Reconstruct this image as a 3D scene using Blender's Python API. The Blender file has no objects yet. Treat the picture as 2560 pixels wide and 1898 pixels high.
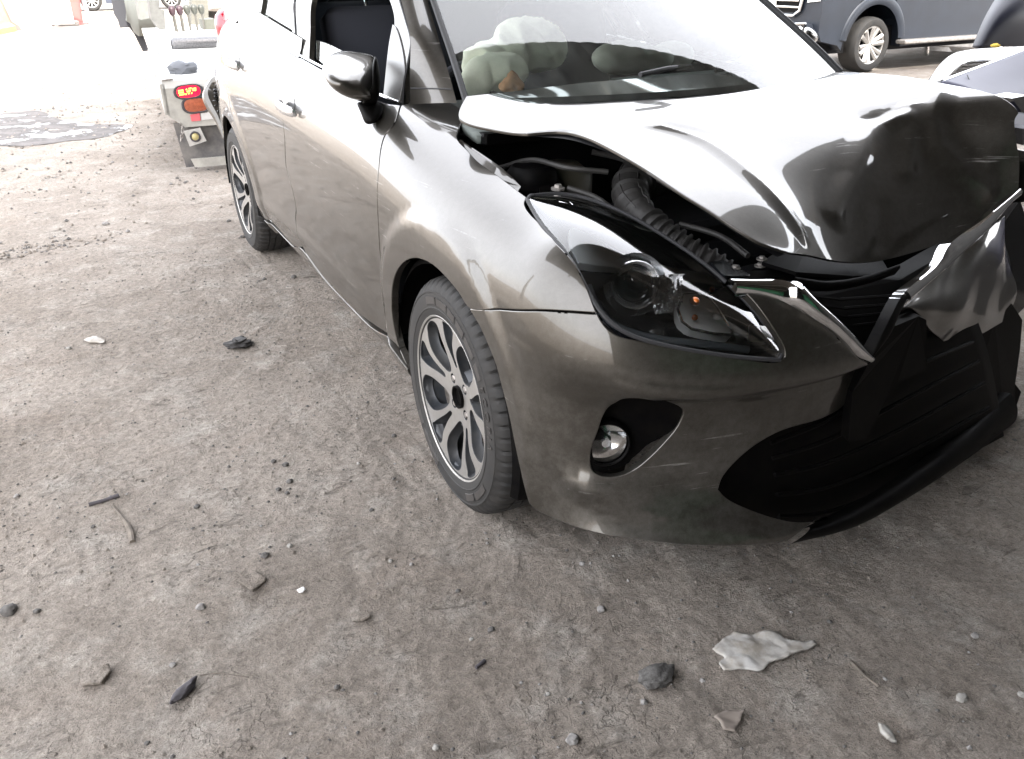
import bpy, bmesh, math, random
import numpy as np
from mathutils import Vector, Matrix, noise as mnoise
from mathutils.bvhtree import BVHTree
from mathutils.geometry import delaunay_2d_cdt
random.seed(7); RNG = np.random.RandomState(7)
R = math.radians
SC = bpy.context.scene
COL = SC.collection

# ------------------------------------------------------------ camera
CP = np.array([-1.56753, -1.70745, 1.28720]); YAW, PIT, ROL, FPX = .482258, -.464404, -.010271, 2059.96
PW, PH = 2560., 1898.
cy, sy, cp, sp, cr, sr = math.cos(YAW), math.sin(YAW), math.cos(PIT), math.sin(PIT), math.cos(ROL), math.sin(ROL)
CF = np.array([sy*cp, cy*cp, sp]); _r = np.array([cy, -sy, 0.]); _u = np.cross(_r, CF)
CR = cr*_r + sr*_u; CU = -sr*_r + cr*_u
cam_d = bpy.data.cameras.new('camera'); cam = bpy.data.objects.new('camera', cam_d); COL.objects.link(cam)
cam_d.sensor_width = 36; cam_d.lens = 36*FPX/PW; cam_d.clip_end = 900; cam_d.clip_start = .05
cam.matrix_world = Matrix(((CR[0], CU[0], -CF[0], CP[0]), (CR[1], CU[1], -CF[1], CP[1]), (CR[2], CU[2], -CF[2], CP[2]), (0, 0, 0, 1)))
cam_d.dof.use_dof = True; cam_d.dof.focus_distance = 2.3; cam_d.dof.aperture_fstop = 14
SC.camera = cam

# ------------------------------------------------------------ world, sun, exposure
SUN_EL, SUN_AZ = R(45), R(190)      # azimuth clockwise from +Y: the sun stands behind the shed
world = bpy.data.worlds.new('World'); SC.world = world; world.use_nodes = True
wn = world.node_tree.nodes; wl = world.node_tree.links; wn.clear()
sky = wn.new('ShaderNodeTexSky'); sky.sky_type = 'NISHITA'; sky.sun_disc = False
sky.sun_elevation = SUN_EL; sky.sun_rotation = SUN_AZ; sky.dust_density = 5.0; sky.air_density = 1.0
bw = wn.new('ShaderNodeRGBToBW'); mx = wn.new('ShaderNodeMix'); mx.data_type = 'RGBA'; mx.inputs[0].default_value = .6
tint = wn.new('ShaderNodeMix'); tint.data_type = 'RGBA'; tint.blend_type = 'MULTIPLY'; tint.inputs[0].default_value = 1
tint.inputs[7].default_value = (1.0, 1.02, 1.05, 1)
bg = wn.new('ShaderNodeBackground'); bg.inputs[1].default_value = .15; wo = wn.new('ShaderNodeOutputWorld')
wl.new(sky.outputs[0], bw.inputs[0]); wl.new(sky.outputs[0], mx.inputs[6]); wl.new(bw.outputs[0], tint.inputs[6])
mx.inputs[7].default_value = (10.1, 10.0, 10.1, 1); wl.new(mx.outputs[2], bg.inputs[0]); wl.new(bg.outputs[0], wo.inputs[0])
sun_d = bpy.data.lights.new('sun', 'SUN'); sun = bpy.data.objects.new('sun', sun_d); COL.objects.link(sun)
sun_d.energy = 2.5; sun_d.angle = R(1.5); sun_d.color = (1, .96, .9)
_sd = Vector((math.sin(SUN_AZ)*math.cos(SUN_EL), math.cos(SUN_AZ)*math.cos(SUN_EL), math.sin(SUN_EL)))
sun.rotation_euler = _sd.to_track_quat('Z', 'Y').to_euler(); sun.location = (0, 0, 20)
SC.view_settings.view_transform = 'Standard'; SC.view_settings.look = 'None'; SC.view_settings.exposure = 2.5
SC.view_settings.gamma = 1; SC.view_settings.use_curve_mapping = False
SC.cycles.max_bounces = 8; SC.cycles.transparent_max_bounces = 12; SC.cycles.caustics_reflective = False; SC.cycles.caustics_refractive = False

# ------------------------------------------------------------ helpers
def ray(px, py): return CF + CR*((px-PW/2)/FPX) - CU*((py-PH/2)/FPX)
def at(px, py, **k):
    (a, v), = k.items(); i = 'xyz'.index(a); d = ray(px, py); return CP + d*((v-CP[i])/d[i])
def tag(o, label=None, cat=None, group=None, kind=None):
    if label: o['label'] = label
    if cat: o['category'] = cat
    if group: o['group'] = group
    if kind: o['kind'] = kind
    return o
def empty(name, loc=(0, 0, 0), rz=0, parent=None, **k):
    o = bpy.data.objects.new(name, None); COL.objects.link(o); o.location = loc; o.rotation_euler = (0, 0, rz)
    o.empty_display_size = .1
    if parent: o.parent = parent
    return tag(o, **k)
def mesh_obj(name, vs, fs, mat, parent=None, smooth=False, loc=None, sharp=None):
    me = bpy.data.meshes.new(name); me.from_pydata([tuple(map(float, v)) for v in vs], [], [tuple(map(int, f)) for f in fs]); me.update()
    if smooth:
        me.polygons.foreach_set('use_smooth', [True]*len(me.polygons))
        if sharp: me.set_sharp_from_angle(angle=R(sharp))
    if mat:
        for m in (mat if isinstance(mat, (list, tuple)) else [mat]): me.materials.append(m)
    o = bpy.data.objects.new(name, me); COL.objects.link(o)
    if parent: o.parent = parent
    if loc is not None: o.location = loc
    return o
class MB:
    """collects simple solids into one mesh"""
    def __init__(s): s.v = []; s.f = []
    def add(s, v, f):
        b = len(s.v); s.v += [tuple(map(float, q)) for q in v]; s.f += [tuple(b+int(i) for i in q) for q in f]; return s
    def box(s, c, d, rot=None, taper=None, bev=0):
        hx, hy, hz = d[0]/2, d[1]/2, d[2]/2
        if bev:
            b = min(bev, hx*.45, hy*.45, hz*.45); ring = []
            for z, ins in ((-hz, b), (-hz+b, 0), (hz-b, 0), (hz, b)):
                x, y = hx-ins, hy-ins
                ring.append([(-x+b, -y, z), (x-b, -y, z), (x, -y+b, z), (x, y-b, z), (x-b, y, z), (-x+b, y, z), (-x, y-b, z), (-x, -y+b, z)])
            v = [p for r_ in ring for p in r_]; f = [tuple(range(7, -1, -1)), tuple(range(24, 32))]
            for k in range(3):
                for i in range(8): j = (i+1) % 8; f.append((k*8+i, k*8+j, k*8+8+j, k*8+8+i))
        else:
            v = [(-hx, -hy, -hz), (hx, -hy, -hz), (hx, hy, -hz), (-hx, hy, -hz), (-hx, -hy, hz), (hx, -hy, hz), (hx, hy, hz), (-hx, hy, hz)]
            f = [(3, 2, 1, 0), (4, 5, 6, 7), (0, 1, 5, 4), (1, 2, 6, 5), (2, 3, 7, 6), (3, 0, 4, 7)]
        if taper: v = [(x*(taper[0] if z > 0 else 1), y*(taper[1] if z > 0 else 1), z) for x, y, z in v]
        if rot is not None: v = [tuple(rot @ Vector(p)) for p in v]
        return s.add([(c[0]+x, c[1]+y, c[2]+z) for x, y, z in v], f)
    def tube(s, pts, r, n=10, cap=True, closed=False):
        pts = [Vector(p) for p in pts]; m = len(pts); rr = r if hasattr(r, '__len__') else [r]*m
        v = []; f = []; prev = None
        for i, p in enumerate(pts):
            a = pts[i-1] if (i or closed) else p; b = pts[(i+1) % m] if (i < m-1 or closed) else p
            t = (b-a).normalized()
            if prev is None: prev = t.orthogonal().normalized()
            e = (prev - t*prev.dot(t)).normalized(); g = t.cross(e); prev = e
            for k in range(n): a_ = 2*math.pi*k/n; v.append(p + (e*math.cos(a_)+g*math.sin(a_))*rr[i])
        for i in range(m if closed else m-1):
            i2 = (i+1) % m
            for k in range(n): k2 = (k+1) % n; f.append((i*n+k, i*n+k2, i2*n+k2, i2*n+k))
        if cap and not closed: f.append(tuple(range(n-1, -1, -1))); f.append(tuple((m-1)*n+k for k in range(n)))
        return s.add(v, f)
    def lathe(s, prof, n=32, axis='z', c=(0, 0, 0), a0=0, a1=2*math.pi):
        full = abs(a1-a0-2*math.pi) < 1e-6; cnt = n if full else n+1; v = []; f = []; m = len(prof)
        for k in range(cnt):
            a = a0+(a1-a0)*k/n
            for r_, h in prof:
                q = (r_*math.cos(a), r_*math.sin(a), h)
                if axis == 'x': q = (h, r_*math.cos(a), r_*math.sin(a))
                elif axis == 'y': q = (r_*math.cos(a), h, r_*math.sin(a))
                v.append((q[0]+c[0], q[1]+c[1], q[2]+c[2]))
        for k in range(n):
            k2 = (k+1) % cnt
            for j in range(m-1): f.append((k*m+j, k2*m+j, k2*m+j+1, k*m+j+1))
        return s.add(v, f)
    def prism(s, poly, h, fn=None):
        """2-D polygon extruded by h along local z, mapped by fn"""
        n = len(poly); v = [(x, y, 0) for x, y in poly]+[(x, y, h) for x, y in poly]
        f = [tuple(range(n-1, -1, -1)), tuple(range(n, 2*n))]+[(i, (i+1) % n, n+(i+1) % n, n+i) for i in range(n)]
        if fn: v = [fn(*p) for p in v]
        return s.add(v, f)
    def build(s, name, mat, parent=None, smooth=False, sharp=35, loc=None):
        return mesh_obj(name, s.v, s.f, mat, parent, smooth, loc, sharp)

# B-spline surfaces -------------------------------------------------
def _basis(t):
    return np.stack([(1-t)**3, 3*t**3-6*t**2+4, -3*t**3+3*t**2+3*t+1, t**3], -1)/6.
class Surf:
    def __init__(s, net, disp=None, step=.125, flip=False):
        n = np.array(net, float); s.nu, s.nv = n.shape[:2]
        n = np.concatenate([2*n[:1]-n[1:2], n, 2*n[-1:]-n[-2:-1]], 0)
        n = np.concatenate([2*n[:, :1]-n[:, 1:2], n, 2*n[:, -1:]-n[:, -2:-1]], 1)
        s.n = n; s.disp = disp; s.sg = -1. if flip else 1.; s.bvh = None; s.step = step
    def base(s, u, v):
        u = np.clip(u, 0, s.nu-1-1e-9); v = np.clip(v, 0, s.nv-1-1e-9)
        i = np.minimum(u.astype(int), s.nu-2); j = np.minimum(v.astype(int), s.nv-2)
        bu = _basis(u-i); bv = _basis(v-j); P = np.zeros(u.shape+(3,))
        for a in range(4):
            for b in range(4): P += (bu[..., a]*bv[..., b])[..., None]*s.n[i+a, j+b]
        return P
    def _nrm(s, f, u, v, e=.01):
        u = np.clip(u, e, s.nu-1-e); v = np.clip(v, e, s.nv-1-e)
        a = f(u+e, v)-f(u-e, v); b = f(u, v+e)-f(u, v-e); N = np.cross(a, b)*s.sg
        return N/np.maximum(np.linalg.norm(N, axis=-1, keepdims=True), 1e-12)
    def P(s, u, v):
        u = np.asarray(u, float); v = np.asarray(v, float); P = s.base(u, v)
        if s.disp is not None: P = P + s._nrm(s.base, u, v)*s.disp(u, v, P)[..., None]
        return P
    def N(s, u, v): return s._nrm(s.P, np.asarray(u, float), np.asarray(v, float), .006)
    def tess(s):
        if s.bvh: return
        U = np.linspace(0, s.nu-1, int((s.nu-1)/s.step)+1); V = np.linspace(0, s.nv-1, int((s.nv-1)/s.step)+1)
        uu, vv = np.meshgrid(U, V, indexing='ij'); p = s.P(uu, vv).reshape(-1, 3); nv = len(V); nu = len(U)
        s.tuv = np.stack([uu.ravel(), vv.ravel()], 1); t = []
        for i in range(nu-1):
            for j in range(nv-1):
                a = i*nv+j; t += [(a, a+nv, a+nv+1), (a, a+nv+1, a+1)]
        s.tt = t; s.tp = p; s.bvh = BVHTree.FromPolygons([tuple(q) for q in p], t)
    def _uv(s, loc, idx):
        a, b, c = s.tt[idx]; A, B, C = s.tp[a], s.tp[b], s.tp[c]; L = np.array(loc)
        e0, e1, e2 = B-A, C-A, L-A; d00, d01, d11, d20, d21 = e0@e0, e0@e1, e1@e1, e2@e0, e2@e1
        den = d00*d11-d01*d01 or 1e-12; q = (d11*d20-d01*d21)/den; w = (d00*d21-d01*d20)/den
        return s.tuv[a]*(1-q-w)+s.tuv[b]*q+s.tuv[c]*w
    def hit(s, px, py):
        s.tess(); d = Vector(ray(px, py)).normalized(); loc, n, idx, dist = s.bvh.ray_cast(Vector(CP), d)
        if loc is None:
            best = None                      # just off the silhouette: nearest point to the ray
            for t in np.linspace(.8, 6, 260):
                q = Vector(CP)+d*t; l2, n2, i2, dd = s.bvh.find_nearest(q)
                if best is None or dd < best[0]: best = (dd, l2, i2)
            if best[0] > .06: print('MISS', px, py, round(best[0], 3))
            loc, idx = best[1], best[2]
        return s._uv(loc, idx)
    def near(s, p):
        s.tess(); loc, n, idx, d = s.bvh.find_nearest(Vector(p)); return s._uv(loc, idx)
    def uv(s, pts):
        o = []
        for p in pts:
            if len(p) == 2: o.append(s.hit(*p))
            elif p[0] == 'uv': o.append(np.array(p[1:], float))
            else: o.append(s.near(p))
        return np.array(o)

def smooth_loop(pts, corners=(), closed=True, sub=6):
    """Catmull-Rom through pts, breaking at the corner indices"""
    pts = np.array(pts, float); n = len(pts); out = []
    for i in range(n if closed else n-1):
        p1, p2 = pts[i], pts[(i+1) % n]
        p0 = p1 if (i in corners or (not closed and i == 0)) else pts[i-1]
        p3 = p2 if (((i+1) % n) in corners or (not closed and i == n-2)) else pts[(i+2) % n]
        d1 = max(np.linalg.norm(p1-p0), 1e-9)**.5; d2 = max(np.linalg.norm(p2-p1), 1e-9)**.5; d3 = max(np.linalg.norm(p3-p2), 1e-9)**.5
        m1 = (p2-p1)-(p2-p0)*0 if (p0 is p1) else d2*((p1-p0)/d1-(p2-p0)/(d1+d2)+(p2-p1)/d2)
        m2 = (p2-p1) if (p3 is p2) else d2*((p2-p1)/d2-(p3-p1)/(d2+d3)+(p3-p2)/d3)
        for k in range(sub):
            t = k/sub; h = (2*t**3-3*t**2+1, t**3-2*t**2+t, -2*t**3+3*t**2, t**3-t**2)
            out.append(h[0]*p1+h[1]*m1+h[2]*p2+h[3]*m2)
    if not closed: out.append(pts[-1])
    return np.array(out)
def in_poly(P, poly):
    x, y = P[:, 0], P[:, 1]; ins = np.zeros(len(P), bool); n = len(poly); j = n-1
    for i in range(n):
        xi, yi = poly[i]; xj, yj = poly[j]
        c = ((yi > y) != (yj > y)); ins ^= c & (x < (xj-xi)*(y-yi)/((yj-yi) or 1e-12)+xi); j = i
    return ins
def seg_dist(P, poly):
    d = np.full(len(P), 1e9); n = len(poly)
    for i in range(n):
        a, b = poly[i], poly[(i+1) % n]; ab = b-a; t = np.clip(((P-a)@ab)/max(ab@ab, 1e-12), 0, 1)
        d = np.minimum(d, np.linalg.norm(P-a-t[:, None]*ab, axis=1))
    return d
def resample(loop, h):
    loop = np.array(loop); out = []; n = len(loop)
    for i in range(n):
        a, b = loop[i], loop[(i+1) % n]; L = np.linalg.norm(b-a); k = max(1, int(math.ceil(L/h)))
        if L < 1e-5: continue
        for q in range(k): out.append(a+(b-a)*q/k)
    return np.array(out)
def patch(name, S, outline, mat, parent, holes=(), corners=(), h=.02, gap=.002, depth=.012, offset=0., round_=.002, raw=False, mirror=False, hcorners=None, lift=None, slope=0., mat2=None):
    """a trimmed sheet of surface S with folded edges. outline: pixels, 3-D points or ('uv',u,v)"""
    loops = []
    for k, o in enumerate([outline]+list(holes)):
        uv = np.array(o, float) if raw else S.uv(o)
        cs = corners if k == 0 else ((hcorners or {}).get(k-1, ()))
        loops.append(uv if cs == 'all' else smooth_loop(uv, cs))
    uv0 = loops[0]; c = uv0.mean(0); e = .2
    mu = np.linalg.norm(S.base(uv0[:, 0]+e, uv0[:, 1])-S.base(uv0[:, 0]-e, uv0[:, 1]), axis=1).mean()/(2*e)
    mv = np.linalg.norm(S.base(uv0[:, 0], uv0[:, 1]+e)-S.base(uv0[:, 0], uv0[:, 1]-e), axis=1).mean()/(2*e)
    mu = max(mu, .01); mv = max(mv, .01); sc = np.array([mu, mv])
    L = [resample(l*sc, h*.6) for l in loops]
    lo, hi = L[0].min(0), L[0].max(0)
    gx, gy = np.meshgrid(np.arange(lo[0], hi[0], h), np.arange(lo[1], hi[1], h*.9)); gx[::2] += h*.5
    G = np.stack([gx.ravel(), gy.ravel()], 1); G = G[in_poly(G, L[0])]
    for l in L: G = G[seg_dist(G, l) > h*.45]
    for l in L[1:]: G = G[~in_poly(G, l)]
    V = np.concatenate(L+[G]); E = []; b = 0
    for l in L: E += [(b+i, b+(i+1) % len(l)) for i in range(len(l))]; b += len(l)
    r = delaunay_2d_cdt([Vector(p) for p in V], E, [], 0, 1e-7)
    P2 = np.array([tuple(p) for p in r[0]]); T = [tuple(f) for f in r[2]]
    cen = np.array([P2[list(t)].mean(0) for t in T]); keep = in_poly(cen, L[0])
    for l in L[1:]: keep &= ~in_poly(cen, l)
    T = np.array([t for t, k in zip(T, keep) if k])
    u, v = P2[:, 0]/mu, P2[:, 1]/mv; P = S.P(u, v); N = S.N(u, v)
    if lift is not None: P = P+N*lift(u, v, P)[:, None]
    if offset: P = P+N*offset
    fl = np.einsum('ij,ij->i', np.cross(P[T[:, 1]]-P[T[:, 0]], P[T[:, 2]]-P[T[:, 0]]), N[T[:, 0]])
    if (fl < 0).sum() > len(T)/2: T = T[:, ::-1]
    # boundary loops
    ec = {}
    for t in T:
        for a, b_ in ((t[0], t[1]), (t[1], t[2]), (t[2], t[0])): ec[(a, b_)] = 1
    be = {a: b_ for (a, b_) in ec if (b_, a) not in ec}
    fs = [tuple(t) for t in T]; vs = [p for p in P]; ns = [n for n in N]
    ids = list(be.keys()); nxt = be; prv = {b_: a for a, b_ in be.items()}
    inward = {}
    for a in ids:
        t_ = P[nxt[a]]-P[prv.get(a, a)]; w = np.cross(N[a], t_); l = np.linalg.norm(w); inward[a] = w/l if l > 1e-9 else w*0
    m1 = {}; m2 = {}; m3 = {}
    for a in ids:
        b0 = P[a]+inward[a]*gap; vs[a] = P[a]+inward[a]*(gap+round_)
        out = -inward[a]
        m1[a] = len(vs); vs.append(b0-N[a]*round_*.45+out*round_*.3*0); ns.append((N[a]+out)/1.41421)
        m2[a] = len(vs); vs.append(b0-N[a]*round_*1.4); ns.append(out)
        m3[a] = len(vs); vs.append(b0-N[a]*depth+out*slope); ns.append(out if not slope else (out*depth+N[a]*slope)/math.hypot(depth, slope))
    for a in ids:
        b_ = be[a]
        if b_ not in m1: continue
        fs += [(a, m1[a], m1[b_], b_), (m1[a], m2[a], m2[b_], m1[b_]), (m2[a], m3[a], m3[b_], m2[b_])]
    vs = np.array(vs); ns = np.array(ns)
    if mirror: vs = vs*[-1, 1, 1]; ns = ns*[-1, 1, 1]; fs = [f[::-1] for f in fs]
    o = mesh_obj(name, vs, fs, [mat, mat2] if mat2 else mat, parent, True)
    if mat2: o.data.polygons.foreach_set('material_index', [0]*len(T)+[1]*(len(fs)-len(T)))
    o.data.normals_split_custom_set_from_vertices([tuple(n) for n in ns])
    return o
def grid_surf(name, S, mat, parent, nu, nv, u0=0, u1=None, v0=0, v1=None, offset=0, thick=0):
    u1 = S.nu-1 if u1 is None else u1; v1 = S.nv-1 if v1 is None else v1
    uu, vv = np.meshgrid(np.linspace(u0, u1, nu), np.linspace(v0, v1, nv), indexing='ij'); P = S.P(uu, vv)+S.N(uu, vv)*offset
    fs = [(i*nv+j, (i+1)*nv+j, (i+1)*nv+j+1, i*nv+j+1) for i in range(nu-1) for j in range(nv-1)]
    if S.sg < 0: fs = [f[::-1] for f in fs]
    o = mesh_obj(name, P.reshape(-1, 3), fs, mat, parent, True)
    if thick: m = o.modifiers.new('thickness', 'SOLIDIFY'); m.thickness = thick; m.offset = -1
    return o
def ss(a, b, x): t = np.clip((x-a)/(b-a), 0, 1); return t*t*(3-2*t)

# ------------------------------------------------------------ materials
def nodes(name):
    m = bpy.data.materials.new(name); m.use_nodes = True; nt = m.node_tree; return m, nt, nt.nodes['Principled BSDF']
def mat(name, col, rough=.5, metal=0., coat=0., noise_amt=0., noise_scale=20., bump=0., bump_scale=200., spec=None, trans=0., ior=None, emit=None, coat_r=.03, col2=None, rough2=None):
    m, nt, b = nodes(name); n, l = nt.nodes, nt.links
    b.inputs['Base Color'].default_value = (*col, 1); b.inputs['Roughness'].default_value = rough; b.inputs['Metallic'].default_value = metal
    b.inputs['Coat Weight'].default_value = coat; b.inputs['Coat Roughness'].default_value = coat_r
    if spec is not None: b.inputs['Specular IOR Level'].default_value = spec
    if trans: b.inputs['Transmission Weight'].default_value = trans
    if ior: b.inputs['IOR'].default_value = ior
    if emit: b.inputs['Emission Color'].default_value = (*emit[:3], 1); b.inputs['Emission Strength'].default_value = emit[3]
    tc = n.new('ShaderNodeTexCoord')
    if noise_amt or col2:
        t = n.new('ShaderNodeTexNoise'); t.inputs['Scale'].default_value = noise_scale; t.inputs['Detail'].default_value = 8; t.inputs['Roughness'].default_value = .65
        l.new(tc.outputs['Object'], t.inputs['Vector'])
        r = n.new('ShaderNodeValToRGB'); r.color_ramp.elements[0].position = .35; r.color_ramp.elements[1].position = .65
        c2 = col2 or tuple(min(1, c*(1+noise_amt)) for c in col); c1 = col if col2 else tuple(c*(1-noise_amt) for c in col)
        r.color_ramp.elements[0].color = (*c1, 1); r.color_ramp.elements[1].color = (*c2, 1)
        l.new(t.outputs[0], r.inputs[0]); l.new(r.outputs[0], b.inputs['Base Color'])
        if rough2 is not None:
            mr = n.new('ShaderNodeMapRange'); mr.inputs[1].default_value = .35; mr.inputs[2].default_value = .65; mr.inputs[3].default_value = rough; mr.inputs[4].default_value = rough2
            l.new(t.outputs[0], mr.inputs[0]); l.new(mr.outputs[0], b.inputs['Roughness'])
    if bump:
        t2 = n.new('ShaderNodeTexNoise'); t2.inputs['Scale'].default_value = bump_scale; t2.inputs['Detail'].default_value = 6
        bp = n.new('ShaderNodeBump'); bp.inputs['Strength'].default_value = bump; bp.inputs['Distance'].default_value = .002
        l.new(tc.outputs['Object'], t2.inputs['Vector']); l.new(t2.outputs[0], bp.inputs['Height']); l.new(bp.outputs[0], b.inputs['Normal'])
    return m
def paint(name, col, dust=.22, dustcol=(.35, .34, .325), rough=.38, metal=.8, flake=.06):
    """metallic clear-coated paint with road dust, smears and fine scratches"""
    m, nt, b = nodes(name); n, l = nt.nodes, nt.links
    b.inputs['Metallic'].default_value = metal; b.inputs['Coat Weight'].default_value = 1.; b.inputs['Coat IOR'].default_value = 1.5
    tc = n.new('ShaderNodeTexCoord')
    fl = n.new('ShaderNodeTexNoise'); fl.inputs['Scale'].default_value = 900; fl.inputs['Detail'].default_value = 2; l.new(tc.outputs['Object'], fl.inputs[0])
    fr = n.new('ShaderNodeValToRGB'); fr.color_ramp.elements[0].position = .3; fr.color_ramp.elements[1].position = .7
    fr.color_ramp.elements[0].color = (*[c*.8 for c in col], 1); fr.color_ramp.elements[1].color = (*[min(1, c*1.25) for c in col], 1)
    l.new(fl.outputs[0], fr.inputs[0])
    n1 = n.new('ShaderNodeTexNoise'); n1.inputs['Scale'].default_value = 3.5; n1.inputs['Detail'].default_value = 9; n1.inputs['Roughness'].default_value = .7; l.new(tc.outputs['Object'], n1.inputs[0])
    n2 = n.new('ShaderNodeTexNoise'); n2.inputs['Scale'].default_value = 60; n2.inputs['Detail'].default_value = 8; n2.inputs['Roughness'].default_value = .75; l.new(tc.outputs['Object'], n2.inputs[0])
    mp = n.new('ShaderNodeMapping'); mp.inputs['Scale'].default_value = (5, 4, 28); mp.inputs['Rotation'].default_value = (R(35), 0, 0); l.new(tc.outputs['Object'], mp.inputs[0])
    n3 = n.new('ShaderNodeTexNoise'); n3.inputs['Scale'].default_value = 1; n3.inputs['Detail'].default_value = 6; l.new(mp.outputs[0], n3.inputs[0])
    sx = n.new('ShaderNodeSeparateXYZ'); l.new(tc.outputs['Object'], sx.inputs[0])
    low = n.new('ShaderNodeMapRange'); low.inputs[1].default_value = .85; low.inputs[2].default_value = .2; low.inputs[3].default_value = .35; low.inputs[4].default_value = .9; l.new(sx.outputs[2], low.inputs[0])
    def math_(op, a, b_):
        q = n.new('ShaderNodeMath'); q.operation = op
        for i, x in enumerate((a, b_)):
            if isinstance(x, (int, float)): q.inputs[i].default_value = x
            else: l.new(x, q.inputs[i])
        return q.outputs[0]
    s = math_('ADD', math_('MULTIPLY', n1.outputs[0], .55), math_('MULTIPLY', n2.outputs[0], .45))
    s = math_('ADD', s, math_('MULTIPLY', math_('SUBTRACT', n3.outputs[0], .5), .25))
    rm = n.new('ShaderNodeMapRange'); rm.inputs[1].default_value = .42; rm.inputs[2].default_value = .66; rm.inputs[3].default_value = .1; rm.inputs[4].default_value = 1; l.new(s, rm.inputs[0])
    d = math_('MULTIPLY', math_('MULTIPLY', rm.outputs[0], low.outputs[0]), dust)
    d = math_('MINIMUM', d, .9)
    mp2 = n.new('ShaderNodeMapping'); mp2.inputs['Scale'].default_value = (5, 3, 130); mp2.inputs['Rotation'].default_value = (R(14), R(5), 0); l.new(tc.outputs['Object'], mp2.inputs[0])
    n4 = n.new('ShaderNodeTexNoise'); n4.inputs['Scale'].default_value = 1; n4.inputs['Detail'].default_value = 3; l.new(mp2.outputs[0], n4.inputs[0])
    sr = n.new('ShaderNodeMapRange'); sr.inputs[1].default_value = .66; sr.inputs[2].default_value = .69; l.new(n4.outputs[0], sr.inputs[0])
    sm = n.new('ShaderNodeMapRange'); sm.inputs[1].default_value = .5; sm.inputs[2].default_value = .58; l.new(n1.outputs[0], sm.inputs[0])
    d = math_('MINIMUM', math_('ADD', d, math_('MULTIPLY', math_('MULTIPLY', sr.outputs[0], sm.outputs[0]), .4)), .9)
    cm = n.new('ShaderNodeMix'); cm.data_type = 'RGBA'; l.new(d, cm.inputs[0]); l.new(fr.outputs[0], cm.inputs[6]); cm.inputs[7].default_value = (*dustcol, 1)
    l.new(cm.outputs[2], b.inputs['Base Color'])
    l.new(math_('ADD', rough, math_('MULTIPLY', d, .4)), b.inputs['Roughness'])
    l.new(math_('MULTIPLY', math_('SUBTRACT', 1., d), metal), b.inputs['Metallic'])
    l.new(math_('ADD', .02, math_('MULTIPLY', d, .35)), b.inputs['Coat Roughness'])
    l.new(math_('SUBTRACT', 1., math_('MULTIPLY', d, .7)), b.inputs['Coat Weight'])
    bp = n.new('ShaderNodeBump'); bp.inputs['Strength'].default_value = .05; bp.inputs['Distance'].default_value = .001; l.new(n2.outputs[0], bp.inputs['Height'])
    l.new(bp.outputs[0], b.inputs['Normal'])
    return m
def glass(name, col=(.82, .91, .88), rough=.0, film=.12):
    """thin pane: clear pass-through plus true Fresnel reflection"""
    m, nt, b = nodes(name); n, l = nt.nodes, nt.links; n.remove(b); out = n['Material Output']
    tr = n.new('ShaderNodeBsdfTransparent'); tr.inputs[0].default_value = (*col, 1)
    gl = n.new('ShaderNodeBsdfGlossy'); gl.inputs['Roughness'].default_value = rough
    fr = n.new('ShaderNodeFresnel'); fr.inputs[0].default_value = 1.52
    k = n.new('ShaderNodeMath'); k.operation = 'MULTIPLY'; k.inputs[1].default_value = 1.7; k.use_clamp = True; l.new(fr.outputs[0], k.inputs[0])
    ms = n.new('ShaderNodeMixShader'); l.new(k.outputs[0], ms.inputs[0]); l.new(tr.outputs[0], ms.inputs[1]); l.new(gl.outputs[0], ms.inputs[2])
    df = n.new('ShaderNodeBsdfDiffuse'); df.inputs[0].default_value = (.55, .57, .52, 1)
    tc = n.new('ShaderNodeTexCoord'); t = n.new('ShaderNodeTexNoise'); t.inputs['Scale'].default_value = 25; t.inputs['Detail'].default_value = 10; t.inputs['Roughness'].default_value = .8; l.new(tc.outputs['Object'], t.inputs[0])
    mr = n.new('ShaderNodeMapRange'); mr.inputs[1].default_value = .4; mr.inputs[2].default_value = .8; mr.inputs[3].default_value = film*.08; mr.inputs[4].default_value = film; l.new(t.outputs[0], mr.inputs[0])
    m2 = n.new('ShaderNodeMixShader'); l.new(mr.outputs[0], m2.inputs[0]); l.new(ms.outputs[0], m2.inputs[1]); l.new(df.outputs[0], m2.inputs[2])
    l.new(m2.outputs[0], out.inputs[0]); return m

M = {}
M['paint'] = paint('grey_brown_metallic_paint', (.052, .047, .039))
M['black'] = mat('black_textured_plastic', (.002, .002, .0024), .5, noise_amt=.3, noise_scale=30, bump=.2, bump_scale=500, col2=(.005, .0045, .004), spec=.06)
M['gloss_black'] = mat('gloss_black_plastic', (.01, .011, .013), .12, coat=.5)
M['dark'] = mat('dark_underbody', (.006, .006, .007), .8, spec=.2)
M['rubber'] = mat('tyre_rubber', (.009, .009, .009), .68, col2=(.020, .018, .016), noise_scale=14, bump=.15, bump_scale=300, rough2=.8)
M['seal'] = mat('rubber_seal', (.02, .02, .022), .6)
M['alloy'] = mat('machined_alloy', (.5, .49, .48), .34, .85, col2=(.38, .365, .34), noise_scale=9, rough2=.5, bump=.08, bump_scale=120)
M['alloy_dark'] = mat('dark_painted_alloy', (.035, .04, .047), .35, .5, col2=(.07, .07, .07), noise_scale=12, rough2=.6)
M['chrome'] = mat('chrome', (.78, .79, .8), .06, 1., noise_amt=.08, noise_scale=40)
M['silver'] = mat('bright_silver', (.75, .76, .78), .18, .9, coat=.6)
M['steel'] = mat('dull_steel', (.3, .28, .26), .5, .8, noise_amt=.3, noise_scale=30)
M['glass'] = glass('clear_window_glass'); M['lens'] = glass('headlight_lens', (.97, .985, .99), film=.015)
M['tint'] = glass('tinted_window_glass', (.3, .36, .36))
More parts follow.
